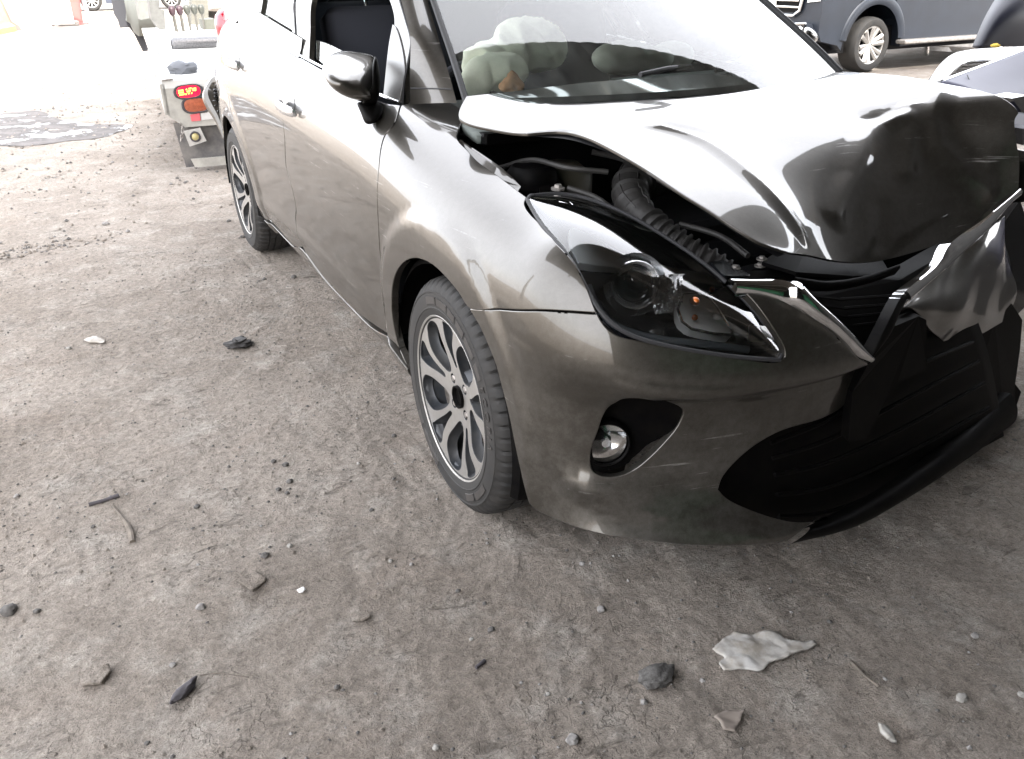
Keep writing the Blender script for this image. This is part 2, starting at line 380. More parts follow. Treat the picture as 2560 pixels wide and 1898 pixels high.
# ------------------------------------------------------------ ground
def ground_mat(name, base, dark, light):
    m, nt, b = nodes(name); n, l = nt.nodes, nt.links
    tc = n.new('ShaderNodeTexCoord')
    def nz(sc, det=8, ro=.6, vec=None, dist=0):
        t = n.new('ShaderNodeTexNoise'); t.inputs['Scale'].default_value = sc; t.inputs['Detail'].default_value = det; t.inputs['Roughness'].default_value = ro; t.inputs['Distortion'].default_value = dist
        l.new(vec or tc.outputs['Object'], t.inputs[0]); return t.outputs[0]
    def ramp(x, a, ca, b_, cb):
        r = n.new('ShaderNodeValToRGB'); e = r.color_ramp.elements; e[0].position = a; e[0].color = (*ca, 1); e[1].position = b_; e[1].color = (*cb, 1); l.new(x, r.inputs[0]); return r.outputs[0]
    def mix(f, a, b_, mode='MIX'):
        q = n.new('ShaderNodeMix'); q.data_type = 'RGBA'; q.blend_type = mode
        for i, x in ((0, f), (6, a), (7, b_)):
            if isinstance(x, (int, float)): q.inputs[i].default_value = x
            elif isinstance(x, tuple): q.inputs[i].default_value = (*x, 1)
            else: l.new(x, q.inputs[i])
        return q.outputs[2]
    big = nz(1.3, 6, .6, dist=.6); mid = nz(6, 9, .7); fine = nz(55, 8, .75); gr = nz(260, 4, .7)
    c = ramp(big, .35, dark, .65, base)
    f2 = n.new('ShaderNodeMapRange'); f2.inputs[1].default_value = .50; f2.inputs[2].default_value = .78; l.new(mid, f2.inputs[0])
    c = mix(f2.outputs[0], c, light)
    vd = n.new('ShaderNodeTexVoronoi'); vd.inputs['Scale'].default_value = 75; l.new(tc.outputs['Object'], vd.inputs['Vector'])
    vr = n.new('ShaderNodeSeparateColor'); l.new(vd.outputs['Color'], vr.inputs[0])
    dm = n.new('ShaderNodeMapRange'); dm.inputs[1].default_value = .34; dm.inputs[2].default_value = .2; l.new(vd.outputs['Distance'], dm.inputs[0])
    rm_ = n.new('ShaderNodeMapRange'); rm_.inputs[1].default_value = .80; rm_.inputs[2].default_value = .84; l.new(vr.outputs[0], rm_.inputs[0])
    sp_ = n.new('ShaderNodeMath'); sp_.operation = 'MULTIPLY'; l.new(dm.outputs[0], sp_.inputs[0]); l.new(rm_.outputs[0], sp_.inputs[1])
    sp2 = n.new('ShaderNodeMath'); sp2.operation = 'MULTIPLY'; l.new(sp_.outputs[0], sp2.inputs[0]); sp2.inputs[1].default_value = .6
    c = mix(sp2.outputs[0], c, (.14, .12, .10))
    redm = n.new('ShaderNodeMapRange'); redm.inputs[1].default_value = .55; redm.inputs[2].default_value = .75; redm.inputs[4].default_value = .25; l.new(nz(2.3, 7, .65, dist=1.), redm.inputs[0])
    c = mix(redm.outputs[0], c, (.30, .22, .17))
    c = mix(.75, c, ramp(fine, .3, (.45, .45, .45), .7, (1.35, 1.35, 1.35)), 'MULTIPLY')
    c = mix(.6, c, ramp(gr, .3, (.5, .5, .5), .7, (1.4, 1.4, 1.4)), 'MULTIPLY')
    # thin cracks in the dried crust, and flakes with their shadow streaks painted dark
    vo = n.new('ShaderNodeTexVoronoi'); vo.feature = 'DISTANCE_TO_EDGE'; vo.inputs['Scale'].default_value = 9
    wv = n.new('ShaderNodeVectorMath'); wv.operation = 'ADD'; wt = n.new('ShaderNodeTexNoise'); wt.inputs['Scale'].default_value = 12; wt.inputs['Detail'].default_value = 6; l.new(tc.outputs['Object'], wt.inputs[0])
    wm = n.new('ShaderNodeVectorMath'); wm.operation = 'SCALE'; wm.inputs[3].default_value = .25; l.new(wt.outputs[1], wm.inputs[0]); l.new(tc.outputs['Object'], wv.inputs[0]); l.new(wm.outputs[0], wv.inputs[1]); l.new(wv.outputs[0], vo.inputs['Vector'])
    cr_ = n.new('ShaderNodeMapRange'); cr_.inputs[1].default_value = 0; cr_.inputs[2].default_value = .022; l.new(vo.outputs['Distance'], cr_.inputs[0])
    cmask = n.new('ShaderNodeMapRange'); cmask.inputs[1].default_value = .48; cmask.inputs[2].default_value = .6; l.new(nz(3.1, 5, .6), cmask.inputs[0])
    def math_(op, a, b_):
        q = n.new('ShaderNodeMath'); q.operation = op
        for i, x in enumerate((a, b_)):
            if isinstance(x, (int, float)): q.inputs[i].default_value = x
            else: l.new(x, q.inputs[i])
        return q.outputs[0]
    crk = math_('MULTIPLY', math_('SUBTRACT', 1., cr_.outputs[0]), cmask.outputs[0])
    mp = n.new('ShaderNodeMapping'); mp.inputs['Scale'].default_value = (7, 30, 7); mp.inputs['Rotation'].default_value = (0, 0, R(12)); l.new(tc.outputs['Object'], mp.inputs[0])
    stn = nz(1., 6, .6, mp.outputs[0], .8); st = n.new('ShaderNodeMapRange'); st.inputs[1].default_value = .60; st.inputs[2].default_value = .66; l.new(stn, st.inputs[0])
    stk = math_('MULTIPLY', st.outputs[0], cmask.outputs[0])
    c = mix(math_('MULTIPLY', math_('MAXIMUM', stk, crk), .6), c, (.10, .085, .07)); l.new(c, b.inputs['Base Color'])
    h = math_('ADD', math_('MULTIPLY', fine, 1.0), math_('MULTIPLY', gr, .45)); h = math_('ADD', h, math_('MULTIPLY', mid, 1.2)); h = math_('SUBTRACT', h, math_('MULTIPLY', crk, .35)); h = math_('SUBTRACT', h, math_('MULTIPLY', stk, .5))
    bp = n.new('ShaderNodeBump'); bp.inputs['Strength'].default_value = .9; bp.inputs['Distance'].default_value = .022; l.new(h, bp.inputs['Height']); l.new(bp.outputs[0], b.inputs['Normal'])
    b.inputs['Roughness'].default_value = .92; b.inputs['Specular IOR Level'].default_value = .25
    # damp, oily patch of the puddle: wet sheen
    return m, nt, b
M['dirt'], _nt, _b = ground_mat('packed_dirt', (.385, .34, .295), (.275, .237, .20), (.48, .445, .40))

def gz(x, y):
    """height of the dirt: shallow lumps, ruts of the tyre track and scuffed crust"""
    v = Vector((x*1.1, y*1.1, 0)); h = .010*mnoise.fractal(v, 1, 2, 3)
    h += .0055*mnoise.fractal(Vector((x*7, y*7, 3)), .9, 2, 4)
    h += .0030*mnoise.noise(Vector((x*42, y*42, 8)))*(1.1 if mnoise.noise(Vector((x*1.7, y*1.7, 20))) > -.1 else .3); q = mnoise.noise(Vector((x*16, y*16, 5))); h += .0045*max(0, abs(q)-.15)
    return h
def gz2(x, y): return gz(x, y) if (y < 6.5 and -6 < x < 3.5) else gz(x, y)
xs = np.concatenate([np.linspace(-300, -8, 14), np.linspace(-7.5, -3.3, 40), np.linspace(-3.28, 1.2, 420), np.linspace(1.25, 8, 70), np.linspace(9, 300, 14)])
ys = np.concatenate([np.linspace(-60, -3, 8), np.linspace(-1.6, 1.8, 400), np.linspace(1.812, 5.5, 240), np.linspace(5.55, 14, 90), np.linspace(15, 500, 22)])
X, Y = np.meshgrid(xs, ys, indexing='ij')
Z = np.zeros_like(X)
for i in range(X.shape[0]):
    for j in range(X.shape[1]):
        x, y = X[i, j], Y[i, j]
        if -8 < x < 8 and -3 < y < 14: Z[i, j] = gz(x, y)
# footprint-like scuffs and the tread print that runs beside the sill
def scuff(cx, cy_, r, depth, ang=0, asp=2):
    ca, sa = math.cos(ang), math.sin(ang); dx = (X-cx)*ca+(Y-cy_)*sa; dy = -(X-cx)*sa+(Y-cy_)*ca; d = np.sqrt((dx/r)**2+(dy*asp/r)**2)
    return -depth*np.exp(-d**2)+depth*.5*np.exp(-((d-1.5)/.35)**2)
for k in range(60):
    Z += scuff(RNG.uniform(-3, .6), RNG.uniform(-1.4, 3.2), RNG.uniform(.03, .12), RNG.uniform(.001, .004), RNG.uniform(0, 3), RNG.uniform(1, 3))
xc = X+.865+.012*np.sin(Y*2.3)+.005*np.sin(Y*9); trk = (np.abs(xc) < .088) & (Y > .1) & (Y < 3.0)
wv = np.abs((xc*17) % 1-.5) > .38
rib = np.sin(Y*2*np.pi/.026+np.sign(xc)*1.) > .1
Z = np.where(trk, Z*.8-.0015+np.clip(.55+.45*np.sin(Y*3.1+1)+.3*np.sin(Y*11), 0, 1)*np.where(wv, -.0028, np.where(rib & (np.abs(xc) > .03), .0018, -.0010)), Z)
nx, ny = X.shape
GB = [(i*ny+j, (i+1)*ny+j, (i+1)*ny+j+1, i*ny+j+1) for i in range(nx-1) for j in range(ny-1)]
gr = mesh_obj('ground', np.stack([X, Y, Z], -1).reshape(-1, 3), GB, M['dirt'], smooth=True); tag(gr, kind='structure')
def gh(x, y):
    i = min(max(np.searchsorted(xs, x)-1, 0), nx-2); j = min(max(np.searchsorted(ys, y)-1, 0), ny-2); return float(Z[i, j])
def gp(px, py): p = at(px, py, z=0.); return np.array([p[0], p[1], gh(p[0], p[1])])
# ------------------------------------------------------------ the open shed: its roof shades the near yard
M['roof'] = mat('weathered_roof_sheet', (.07, .065, .06), .6, .3, noise_amt=.3, noise_scale=3)
M['wall_d'] = mat('dark_corrugated_wall', (.04, .037, .034), .6, .2, noise_amt=.4, noise_scale=4)
M['green'] = mat('green_painted_sheet', (.03, .18, .075), .6, noise_amt=.3, noise_scale=5)
SH = empty('shed', (0, 0, 0), label='open-sided steel shed whose roof shades the ground around the crashed car', cat='shed')
x = -3.6
while x < 13:                                    # roof in ribbed sheets, cut back over the middle bay
    v = []; f = []; n = 12; ye = 4.0 if x < -1.3 else 1.7
    for i in range(n+1):
        xx = x+i*1.04/n; z = 4.75+(.04 if i % 3 == 1 else 0)
        v += [(xx, -9.5, z), (xx, ye, z)]
    for i in range(n): f.append((i*2, i*2+2, i*2+3, i*2+1))
    o = mesh_obj('roof_sheet', v, f, M['roof'], SH); m_ = o.modifiers.new('t', 'SOLIDIFY'); m_.thickness = .01
    x += 1.03
for y in (-9, -6, -3, .2): MB().box((4.6, y, 4.42), (16.4, .12, .25)).build('beam', M['steel'], SH)
for x, y in ((-5, -9), (4, -9.2), (3.6, -9), (2.1, -.8), (-8, 7.2)): MB().box((x, y, 2.2), (.2, .2, 4.4)).build('post', M['steel'], SH)
for i in range(15): MB().box((-3.2+i*1.03, -9.4, 2.36), (1.06, .05, 4.72)).build('unseen_wall_sheet', M['green'] if i < 6 else M['wall_d'], SH)
for i in range(6): MB().box((2.0, -8.7+i*1.5, 2.36), (.05, 1.55, 4.72)).build('unseen_wall_sheet', M['wall_d'], SH)  # unseen right wall, put in to darken the ground by the nose
for i in range(4): MB().box((-3.55, -8.7+i*1.5, 2.36), (.05, 1.55, 4.72)).build('unseen_wall_sheet', M['wall_d'], SH)  # unseen left wall, added to cut light from the front left
# ------------------------------------------------------------ the crashed car
CAR = empty('crashed_car', (0, 0, 0), label='grey-brown crashed hatchback with a crumpled hood, its bumper and headlight in the foreground', cat='car')
AX = 2.52                                    # wheelbase; front axle at y=0, nose towards -y, right side at -x
FL = np.array([0, .035, .07, .14, .24, .36, .48, .58, .68, .78, .88, .96, 1.])
XS = np.array([-.79, -.812, -.832, -.850, -.860, -.865, -.868, -.872, -.874, -.872, -.852, -.80, 0])
def sidecol(y):
    zt = np.interp(y, [-.3, -.15, 0, .23, .45, .6, 1.2, 1.5, 2.25, 2.8, 3.2], [.835, .852, .875, .912, .958, .965, 1.0, 1.012, 1.085, 1.10, 1.09])
    xt = np.interp(y, [-.3, .2, .42, .6], [-.70, -.70, -.725, -.745]); k = np.interp(y, [2.4, 2.75, 3.0, 3.15, 3.24], [1, .985, .945, .90, .82])
    k2 = np.interp(y, [0, 2.52, 3.2], [0, 0, 1])
    z = .195+FL*(zt-.195); x = XS.copy(); x[-1] = xt; x = x*k
    x[9:] *= 1-.05*k2                        # the shoulder draws in towards the tail
    low = np.interp(y, [.2, .5, 2., 2.3], [0, 1, 1, 0]); x[3:6] += np.array([.008, .014, .009])*low
    e = (x[-1]+.11, y+.0, z[-1]+.006) if y < .7 else (x[-1]+.02, y, z[-1]+.04)
    return [(x[i], y, z[i]) for i in range(13)]+[e]
OFS = np.array([.04, .015, .008, 0, 0, 0, 0, 0, 0, .004, .02, .055, .11])
OFF = np.array([.06, .006, -.002, .046, .066, .078, .080, .072, .006, .010, .03, .08, .165])
ZF = np.array([.185, .208, .226, .27, .33, .42, .515, .545, .562, .61, .68, .75, .805])
def frontcol(x, y, nx_, ny_, w, zt=0):
    l = math.hypot(nx_, ny_); of = OFS*(1-w)+OFF*w; z = ZF*w+(1-w)*(.195+FL*(.83-.195)); z = z+zt*ss(.5, .8, z)
    o = [(x+nx_/l*of[i], y+ny_/l*of[i], z[i]) for i in range(13)]; a_, b_ = o[-2], o[-1]
    return o+[tuple(2*q-p for p, q in zip(a_, b_))]
cols = [sidecol(y) for y in (3.24, 3.15, 3.0, 2.75, 2.4, 2.0, 1.6, 1.2, .8, .5, .3, .12, -.04, -.18, -.29)]
cols += [frontcol(*a) for a in ((-.872, -.38, 1, .05, .05), (-.868, -.45, 1, .2, .12), (-.848, -.52, .95, .4, .28), (-.805, -.585, .8, .6, .5), (-.735, -.645, .6, .8, .75),
         (-.64, -.692, .4, .92, .92), (-.53, -.727, .25, .97, 1), (-.42, -.748, .15, 1, 1), (-.30, -.750, .08, 1, 1), (-.18, -.728, .0, 1, 1), (-.05, -.70, 0, 1, 1), (.12, -.665, -.1, 1, 1))]
def flare(u, v, P):
    d = np.zeros(u.shape)
    for yc in (0, AX):
        rho = np.hypot(P[..., 1]-yc, P[..., 2]-.31)
        d = np.maximum(d, .011*(1-ss(.435, .485, rho)))
    d = d*ss(.60, .74, -P[..., 0])
    # pressed fold low on the doors
    m = ss(.45, .9, P[..., 1])*(1-ss(2.0, 2.3, P[..., 1]))
    zc = .345+.02*np.sin(P[..., 1]*1.5)
    d = d+m*.006*np.exp(-((P[..., 2]-zc)/.03)**2)
    return d
S1 = Surf(cols, flare, .2)
# check normal sign
if S1.N(np.array(8.), np.array(6.))[0] > 0: S1.sg = -1.; S1.bvh = None
_L = [(np.array([S1.hit(*p) for p in pts]), a_, w_) for pts, a_, w_ in (([(1470, 1226), (1550, 1260), (1700, 1303), (1850, 1338), (1975, 1362)], .007, .5), ([(1480, 1200), (1590, 1222), (1700, 1262), (1850, 1303), (2010, 1322)], .005, .5),
      ([(1540, 1000), (1640, 988), (1750, 989), (1900, 986), (2060, 974), (2130, 962)], .008, .6), ([(1300, 870), (1330, 980), (1350, 1080), (1400, 1180), (1470, 1226)], .003, .35))]
def disp1(u, v, P):
    d = flare(u, v, P); Q = np.stack([u, v], -1)
    for pts, amp, w in _L:
        m = np.full(u.shape, 1e9)
        for a, b in zip(pts[:-1], pts[1:]):
            ab = b-a; t = np.clip(((Q-a)@ab)/max(ab@ab, 1e-9), 0, 1); e = Q-a-t[..., None]*ab; m = np.minimum(m, np.sqrt(e[..., 0]**2*.25+e[..., 1]**2))
        d = d+amp*np.maximum(0, 1-np.sqrt(m*m+.003)/w)
    return d
S1.disp = disp1; S1.bvh = None
GAP = .0022
# seams in pixels of the photograph, traced onto the body surface
DF_GAP = [(1003, 263), (985, 312), (962, 340), (947, 420), (943, 490), (946, 560), (950, 640), (955, 700), (961, 770), (968, 836)]     # door / fender
SILL = [(860, 757), (755, 652), (700, 592)]
# --- fender
f_out = DF_GAP + [(995, 868), (1021, 922)] + [(1005, 892), (992, 853), (981, 796), (979, 744), (984, 700), (997, 670), (1018, 651), (1045, 647), (1079, 662), (1114, 694), (1145, 731), (1171, 770)] \
    + [(1250, 773), (1330, 776), (1420, 779), (1494, 783)] + [(1466, 712), (1432, 651), (1382, 594), (1332, 541), (1312, 512), (1316, 492)] + [(1250, 442), (1195, 403), (1168, 374), (1150, 356), (1143, 343), (1147, 325), (1172, 290), (1200, 275), (1190, 258), (1158, 254), (1122, 244), (1085, 236), (1055, 226), (1026, 214), (1020, 258)]
patch('fender', S1, f_out, M['paint'], CAR, corners=(0, 9, 11, 22, 27, 33, 41, 42, 46), h=.02, gap=.0013, depth=.02)
# --- front bumper with fog lamp opening
fog = [(1485, 1106), (1495, 1081), (1510, 1038), (1531, 1013), (1567, 998), (1621, 1000), (1668, 1006), (1700, 1020), (1707, 1034), (1693, 1067), (1661, 1106), (1621, 1146), (1585, 1174), (1539, 1191), (1503, 1189), (1481, 1174), (1477, 1139)]
b_out = [(1171, 771), (1201, 822), (1236, 905), (1254, 970), (1271, 1036), (1284, 1101), (1297, 1162), (1315, 1238), (1323, 1260), (1345, 1279), (1400, 1304), (1500, 1336), (1620, 1353), (1800, 1366), (1950, 1369),
         (1969, 1361), (2020, 1316), (2070, 1293), (2027, 1303), (1980, 1303), (1926, 1291), (1872, 1272), (1819, 1246), (1797, 1224), (1807, 1195), (1835, 1160), (1886, 1116), (1955, 1078), (2059, 1046), (2110, 1015), (2130, 962), (2163, 932), (2165, 900),
         (2150, 889), (2110, 856), (2050, 806), (1990, 762), (1930, 730), (1880, 716), (1836, 707), (1882, 752), (1928, 815), (1960, 872), (1962, 892), (1940, 905), (1871, 899), (1737, 879), (1602, 852), (1545, 838), (1515, 816), (1494, 784), (1420, 780), (1330, 777), (1250, 774)]
bumper = patch('front_bumper', S1, b_out, M['paint'], CAR, holes=[fog], corners=(0, 8, 14, 15, 17, 23, 28, 32, 39, 43, 50), h=.014, gap=.0013, depth=.02)
# --- doors, sill, rear quarter
BG = [(703, 218), (706, 262), (711, 340), (716, 420), (730, 470), (740, 520), (739, 548), (742, 580), (757, 618)]       # gap between the doors
d_out = DF_GAP + [(915, 798)] + SILL[:1] + [(800, 702)] + BG[::-1] + [(739, 142), (803, 172), (880, 218), (960, 256)]
patch('front_door', S1, d_out, M['paint'], CAR, corners=(0, 9, 12, 20, 21), h=.022, gap=GAP, depth=.02)
RG = [(-.875, 2.05, .255), (-.875, 2.12, .36), (-.875, 2.17, .50), (-.875, 2.24, .62), (-.87, 2.36, .74), (-.86, 2.45, .86), (-.83, 2.50, .96), (-.77, 2.52, 1.075)]
BG3 = [tuple(S1.P(*S1.hit(*p))) for p in BG]
rd_out = BG3 + [(-.86, 1.7, .245)] + RG + [(-.765, 2.1, 1.06), (-.765, 1.7, 1.02), (739, 142)]
patch('rear_door', S1, rd_out, M['paint'], CAR, corners=(0, 8, 10, 17, 20), h=.025, gap=GAP, depth=.02)
def arc(yc, r, a0, a1, n, x=-.88): return [(x, yc+r*math.cos(R(a0+(a1-a0)*i/(n-1))), .31+r*math.sin(R(a0+(a1-a0)*i/(n-1)))) for i in range(n)]
rq = RG[::-1] + [(-.875, 2.15, .25)] + arc(AX, .352, 190, -12, 14) + [(-.84, 3.0, .23), (-.80, 3.12, .23), ('uv', .02, .6), ('uv', .02, 6.), ('uv', .02, 12.9), ('uv', 2., 12.9), ('uv', 3.6, 12.9)]
patch('rear_quarter', S1, rq, M['paint'], CAR, corners=(0, 7, 8, 9, 22, 24, 26), h=.03, gap=GAP, depth=.02)
sl_out = [(-.83, .36, .235), (-.83, .7, .235), (-.83, 1.2, .235), (-.83, 1.7, .235), (-.83, 2.17, .235), (-.83, 2.17, .20), (-.80, 1.6, .197), (-.80, 1.0, .197), (-.80, .36, .20)]
patch('sill', S1, [(1021, 924), (968, 840), (860, 762), (757, 624), (-.86, 1.7, .24), (-.86, 2.13, .245), (-.8, 2.13, .2), (-.79, 1.6, .195), (-.79, 1., .195), (-.79, .36, .195)], M['paint'], CAR, corners=(0, 1, 5, 6, 9), h=.02, gap=.001, depth=.02, offset=.003)
# mirrored far side, so that the car is whole
for nm, o_, cs, hs in (('front_door', d_out, (0, 9, 12, 20, 21), ()), ('rear_door', rd_out, (0, 8, 10, 17, 20), ()), ('rear_quarter', rq, (0, 7, 8, 9, 22, 24, 26), ())):
    patch(nm, S1, o_, M['paint'], CAR, corners=cs, h=.05, gap=GAP, depth=.02, mirror=True)
ff = [S1.P(*S1.uv([p])[0]) for p in f_out]
patch('fender', S1, [tuple(p) for p in ff], M['paint'], CAR, corners=(0, 9, 11, 22, 27, 33, 41, 42, 46), h=.04, gap=GAP, depth=.02, mirror=True)

# --- dark inner shell behind the panels (keeps the seams dark), with open wheel arches
def shell(side, u0, u1, v0, v1, off, name='inner_panel', cut=True):
    nu, nv = int((u1-u0)*14), int((v1-v0)*5)
    uu, vv = np.meshgrid(np.linspace(u0, u1, nu), np.linspace(v0, v1, nv), indexing='ij'); P = S1.P(uu, vv)-S1.N(uu, vv)*off
    fs = []
    for i in range(nu-1):
        for j in range(nv-1):
            c = P[i:i+2, j:j+2].reshape(-1, 3).mean(0)
            if cut and min(np.hypot(c[1], c[2]-.31), np.hypot(c[1]-AX, c[2]-.31)) < .39: continue
            fs.append((i*nv+j, (i+1)*nv+j, (i+1)*nv+j+1, i*nv+j+1))
    P = P.reshape(-1, 3)*[side, 1, 1]
    return mesh_obj(name, P, fs, M['dark'], CAR, True)
shell(1, .3, 11.2, .2, 11.5, .024); shell(-1, .3, 11.2, .2, 11.5, .024)
# wheel-arch liners
for sx in (1, -1):
    for yc in (0, AX):
        b = MB()
        n = 28; prof = [(.345, -.856), (.362, -.845), (.372, -.80), (.372, -.56), (.10, -.55)]
        b.lathe([(r_, h_*sx) for r_, h_ in prof], n, 'x', (0, yc, .31), R(-6 if yc else 6), R(188 if yc else 196))
        o = b.build('arch_liner', M['black'], CAR, True, 40)
# underfloor
MB().box((0, 1.5, .235), (1.55, 3.2, .06)).build('underfloor', M['dark'], CAR)
# ------------------------------------------------------------ wheels
def slab(pts, vec, name, mat_, parent, smooth=False):
    """a flat plate: outline in space, thickened along vec"""
    n = len(pts); v = [Vector(p) for p in pts]; v += [p+Vector(vec) for p in v]
    f = [tuple(range(n)), tuple(range(2*n-1, n-1, -1))]+[((i+1) % n, i, n+i, n+(i+1) % n) for i in range(n)]
    return mesh_obj(name, v, f, mat_, parent, smooth)
def P2(pts): return [at(p[0], p[1], y=p[2]) for p in pts]
DISC = Surf([[(0, a-.5, b-.5) for b in np.linspace(0, 1, 5)] for a in np.linspace(0, 1, 5)], step=1.)
if DISC.N(np.array(2.), np.array(2.))[0] > 0: DISC.sg = -1.
def duv(r_, ph): return ((.5+r_*math.cos(R(ph)))*4, (.5+r_*math.sin(R(ph)))*4)
def make_wheel(x, y, phase=0., text=True, spin=0):
    """rim with five wide and five narrow windows; local outward is -x"""
    W = empty('wheel', (x, y, .31), parent=CAR)
    # tyre
    prof = [(.200, .012), (.208, .000), (.218, -.0045), (.232, -.008), (.2335, -.0095), (.236, -.0095), (.2375, -.008), (.255, -.0088), (.272, -.006), (.2735, -.0072), (.2765, -.0068), (.278, -.0045), (.290, .002), (.299, .010), (.3045, .020), (.3075, .034),
            (.3085, .0495), (.3015, .0505), (.3015, .0545), (.309, .0555), (.31, .078), (.303, .079), (.303, .083), (.31, .084), (.31, .112), (.303, .113), (.303, .117), (.31, .118), (.309, .140), (.3015, .141), (.3015, .145), (.308, .146), (.3045, .172), (.297, .186), (.28, .195), (.24, .20), (.20, .185)]
    n = 300; v = []; f = []; m = len(prof)
    for k in range(n):
        a = 2*math.pi*k/n
        for j, (r_, h_) in enumerate(prof):
            rr = r_
            if 12 <= j <= 16 and k % 5 == 0: rr -= .0065 if j >= 13 else .0035
            if 19 <= j <= 28 and j not in (21, 22, 25, 26) and (k+(j > 23)*2) % 10 == 0: rr -= .005
            if 28 < j < 33 and k % 4 == 1 and j > 30: rr -= .004
            # flattened where it stands on the ground
            zz = rr*math.sin(a)
            if zz < -.302: zz = -.302-(abs(zz)-.302)*.2
            v.append((h_, rr*math.cos(a), zz))
    for k in range(n):
        k2 = (k+1) % n
        for j in range(m-1): f.append((k*m+j, k*m+j+1, k2*m+j+1, k2*m+j))
    mesh_obj('tyre', v, f, M['rubber'], W, True, sharp=28)
    # face
    holes = []
    wide = [(.070, -8), (.082, -19), (.115, -22), (.155, -19), (.185, -14), (.200, -8), (.2045, 2), (.199, 9), (.183, 14), (.14, 17), (.10, 12), (.075, 3)]
    nar = [(.083, -2.5), (.11, -4.5), (.15, -7.5), (.188, -9.6), (.2015, -8.4), (.2045, -3), (.2045, 5), (.201, 8.6), (.186, 8.4), (.15, 6.8), (.11, 4.5), (.086, 3)]
    for k in range(5):
        holes.append([duv(r_, 54+phase+72*k+a) for r_, a in wide]); holes.append([duv(r_, 18+phase+72*k+a) for r_, a in nar])
    holes.append([duv(.029, a) for a in range(0, 360, 20)])
    for k in range(4):
        c = np.array([.5+.051*math.cos(R(45+90*k+phase)), .5+.051*math.sin(R(45+90*k+phase))])*4
        holes.append([tuple(c+.0125*4*np.array([math.cos(R(a)), math.sin(R(a))])) for a in range(0, 360, 30)])
    def lf(u, v_, P):
        r_ = np.hypot(P[:, 1], P[:, 2]); return -.020+.022*ss(.05, .17, r_)+.003*ss(.19, .207, r_)
    face = patch('rim', DISC, [duv(.2105, a) for a in range(0, 360, 6)], M['alloy'], W, holes=holes, h=.009, gap=0, depth=.024, slope=.012, raw=True, round_=.0012, lift=lf, mat2=M['alloy_dark'])
    face.location = (.006, 0, 0)
    b = MB(); b.lathe([(.2095, .004), (.2115, -.002), (.2155, -.004), (.2185, -.002), (.219, .004), (.212, .008)], 96, 'x'); b.build('rim_lip', M['alloy'], W, True, 40)
    b = MB(); b.lathe([(.204, .005), (.199, .012), (.196, .03), (.188, .06), (.180, .11), (.188, .17), (.2, .185)], 72, 'x'); b.lathe([(.0, .035), (.075, .035), (.085, .03), (.10, .05), (.08, .06), (0, .06)], 48, 'x'); b.build('rim_barrel', M['alloy_dark'], W, True, 40)
    b = MB(); b.lathe([(.06, .062), (.126, .062), (.128, .064), (.128, .084), (.126, .086), (.06, .086)], 64, 'x'); b.build('brake_disc', M['steel'], W, True, 40)
    b = MB()
    for k in range(9): a = -60+k*9; b.box((.074, .112*math.cos(R(a)), .112*math.sin(R(a))), (.075, .04, .045), Matrix.Rotation(R(a), 3, 'X'))
    b.build('brake_caliper', M['steel'], W, True, 40)
    for k in range(4):
        c = (.02, .051*math.cos(R(45+90*k+phase)), .051*math.sin(R(45+90*k+phase))); MB().lathe([(0, .004), (.0075, .005), (.0095, .008), (.0095, .03)], 6, 'x', c).build('lug_nut', M['steel'], W)
    b = MB(); b.lathe([(.0, .022), (.024, .022), (.027, .012), (.030, .012), (.030, .02)], 32, 'x', (.006, 0, 0)); b.build('hub_bore', M['black'], W, True, 40)
    if text:
        cu = bpy.data.curves.new('tyre_text', 'FONT'); cu.body = 'ECOPIA'; cu.size = .03; cu.extrude = .0008; cu.space_character = 1.5
        to = bpy.data.objects.new('tyre_text', cu); COL.objects.link(to); dg = bpy.context.evaluated_depsgraph_get()
        me = bpy.data.meshes.new_from_object(to.evaluated_get(dg)); bpy.data.objects.remove(to)
        for vt in me.vertices:
            th = R(58)+vt.co.x/.265*1.15; rr = .2440+vt.co.y*1.0; vt.co = Vector((-.0088-vt.co.z, -rr*math.sin(th), rr*math.cos(th)))
        me.materials.append(M['tyretext']); o = bpy.data.objects.new('lettering', me); COL.objects.link(o); o.parent = W
        # raised blocks of the sidewall band
        b = MB()
        for a0, a1 in ((-24, -10), (-8, 6), (8, 17), (19, 29), (31, 43), (46, 55), (122, 140), (143, 156), (200, 226), (229, 238)):
            q = 8; v = []; ff_ = []
            for i in range(q+1):
                th = R(a0+(a1-a0)*i/q)
                for rr, hh in ((.2445, -.0083), (.2455, -.0102), (.2635, -.0100), (.2645, -.0075)): v.append((hh, -rr*math.sin(th), rr*math.cos(th)))
            for i in range(q):
                for j in range(3): ff_.append((i*4+j, i*4+j+1, i*4+4+j+1, i*4+4+j))
            b.add(v, ff_)
        tag(b.build('sidewall_band', M['tyretext'], W), kind='stuff')
    if x > 0: W.rotation_euler = (0, 0, math.pi)
    W.rotation_euler[0] += spin
    return W
M['tyretext'] = mat('raised_tyre_lettering', (.035, .032, .03), .5, noise_amt=.2)
w = make_wheel(-.852, 0); w.rotation_euler = (0, 0, -.02)
make_wheel(-.852, AX, phase=20, text=False)
w = make_wheel(.852, 0, phase=33, text=False); make_wheel(.852, AX, phase=50, text=False)
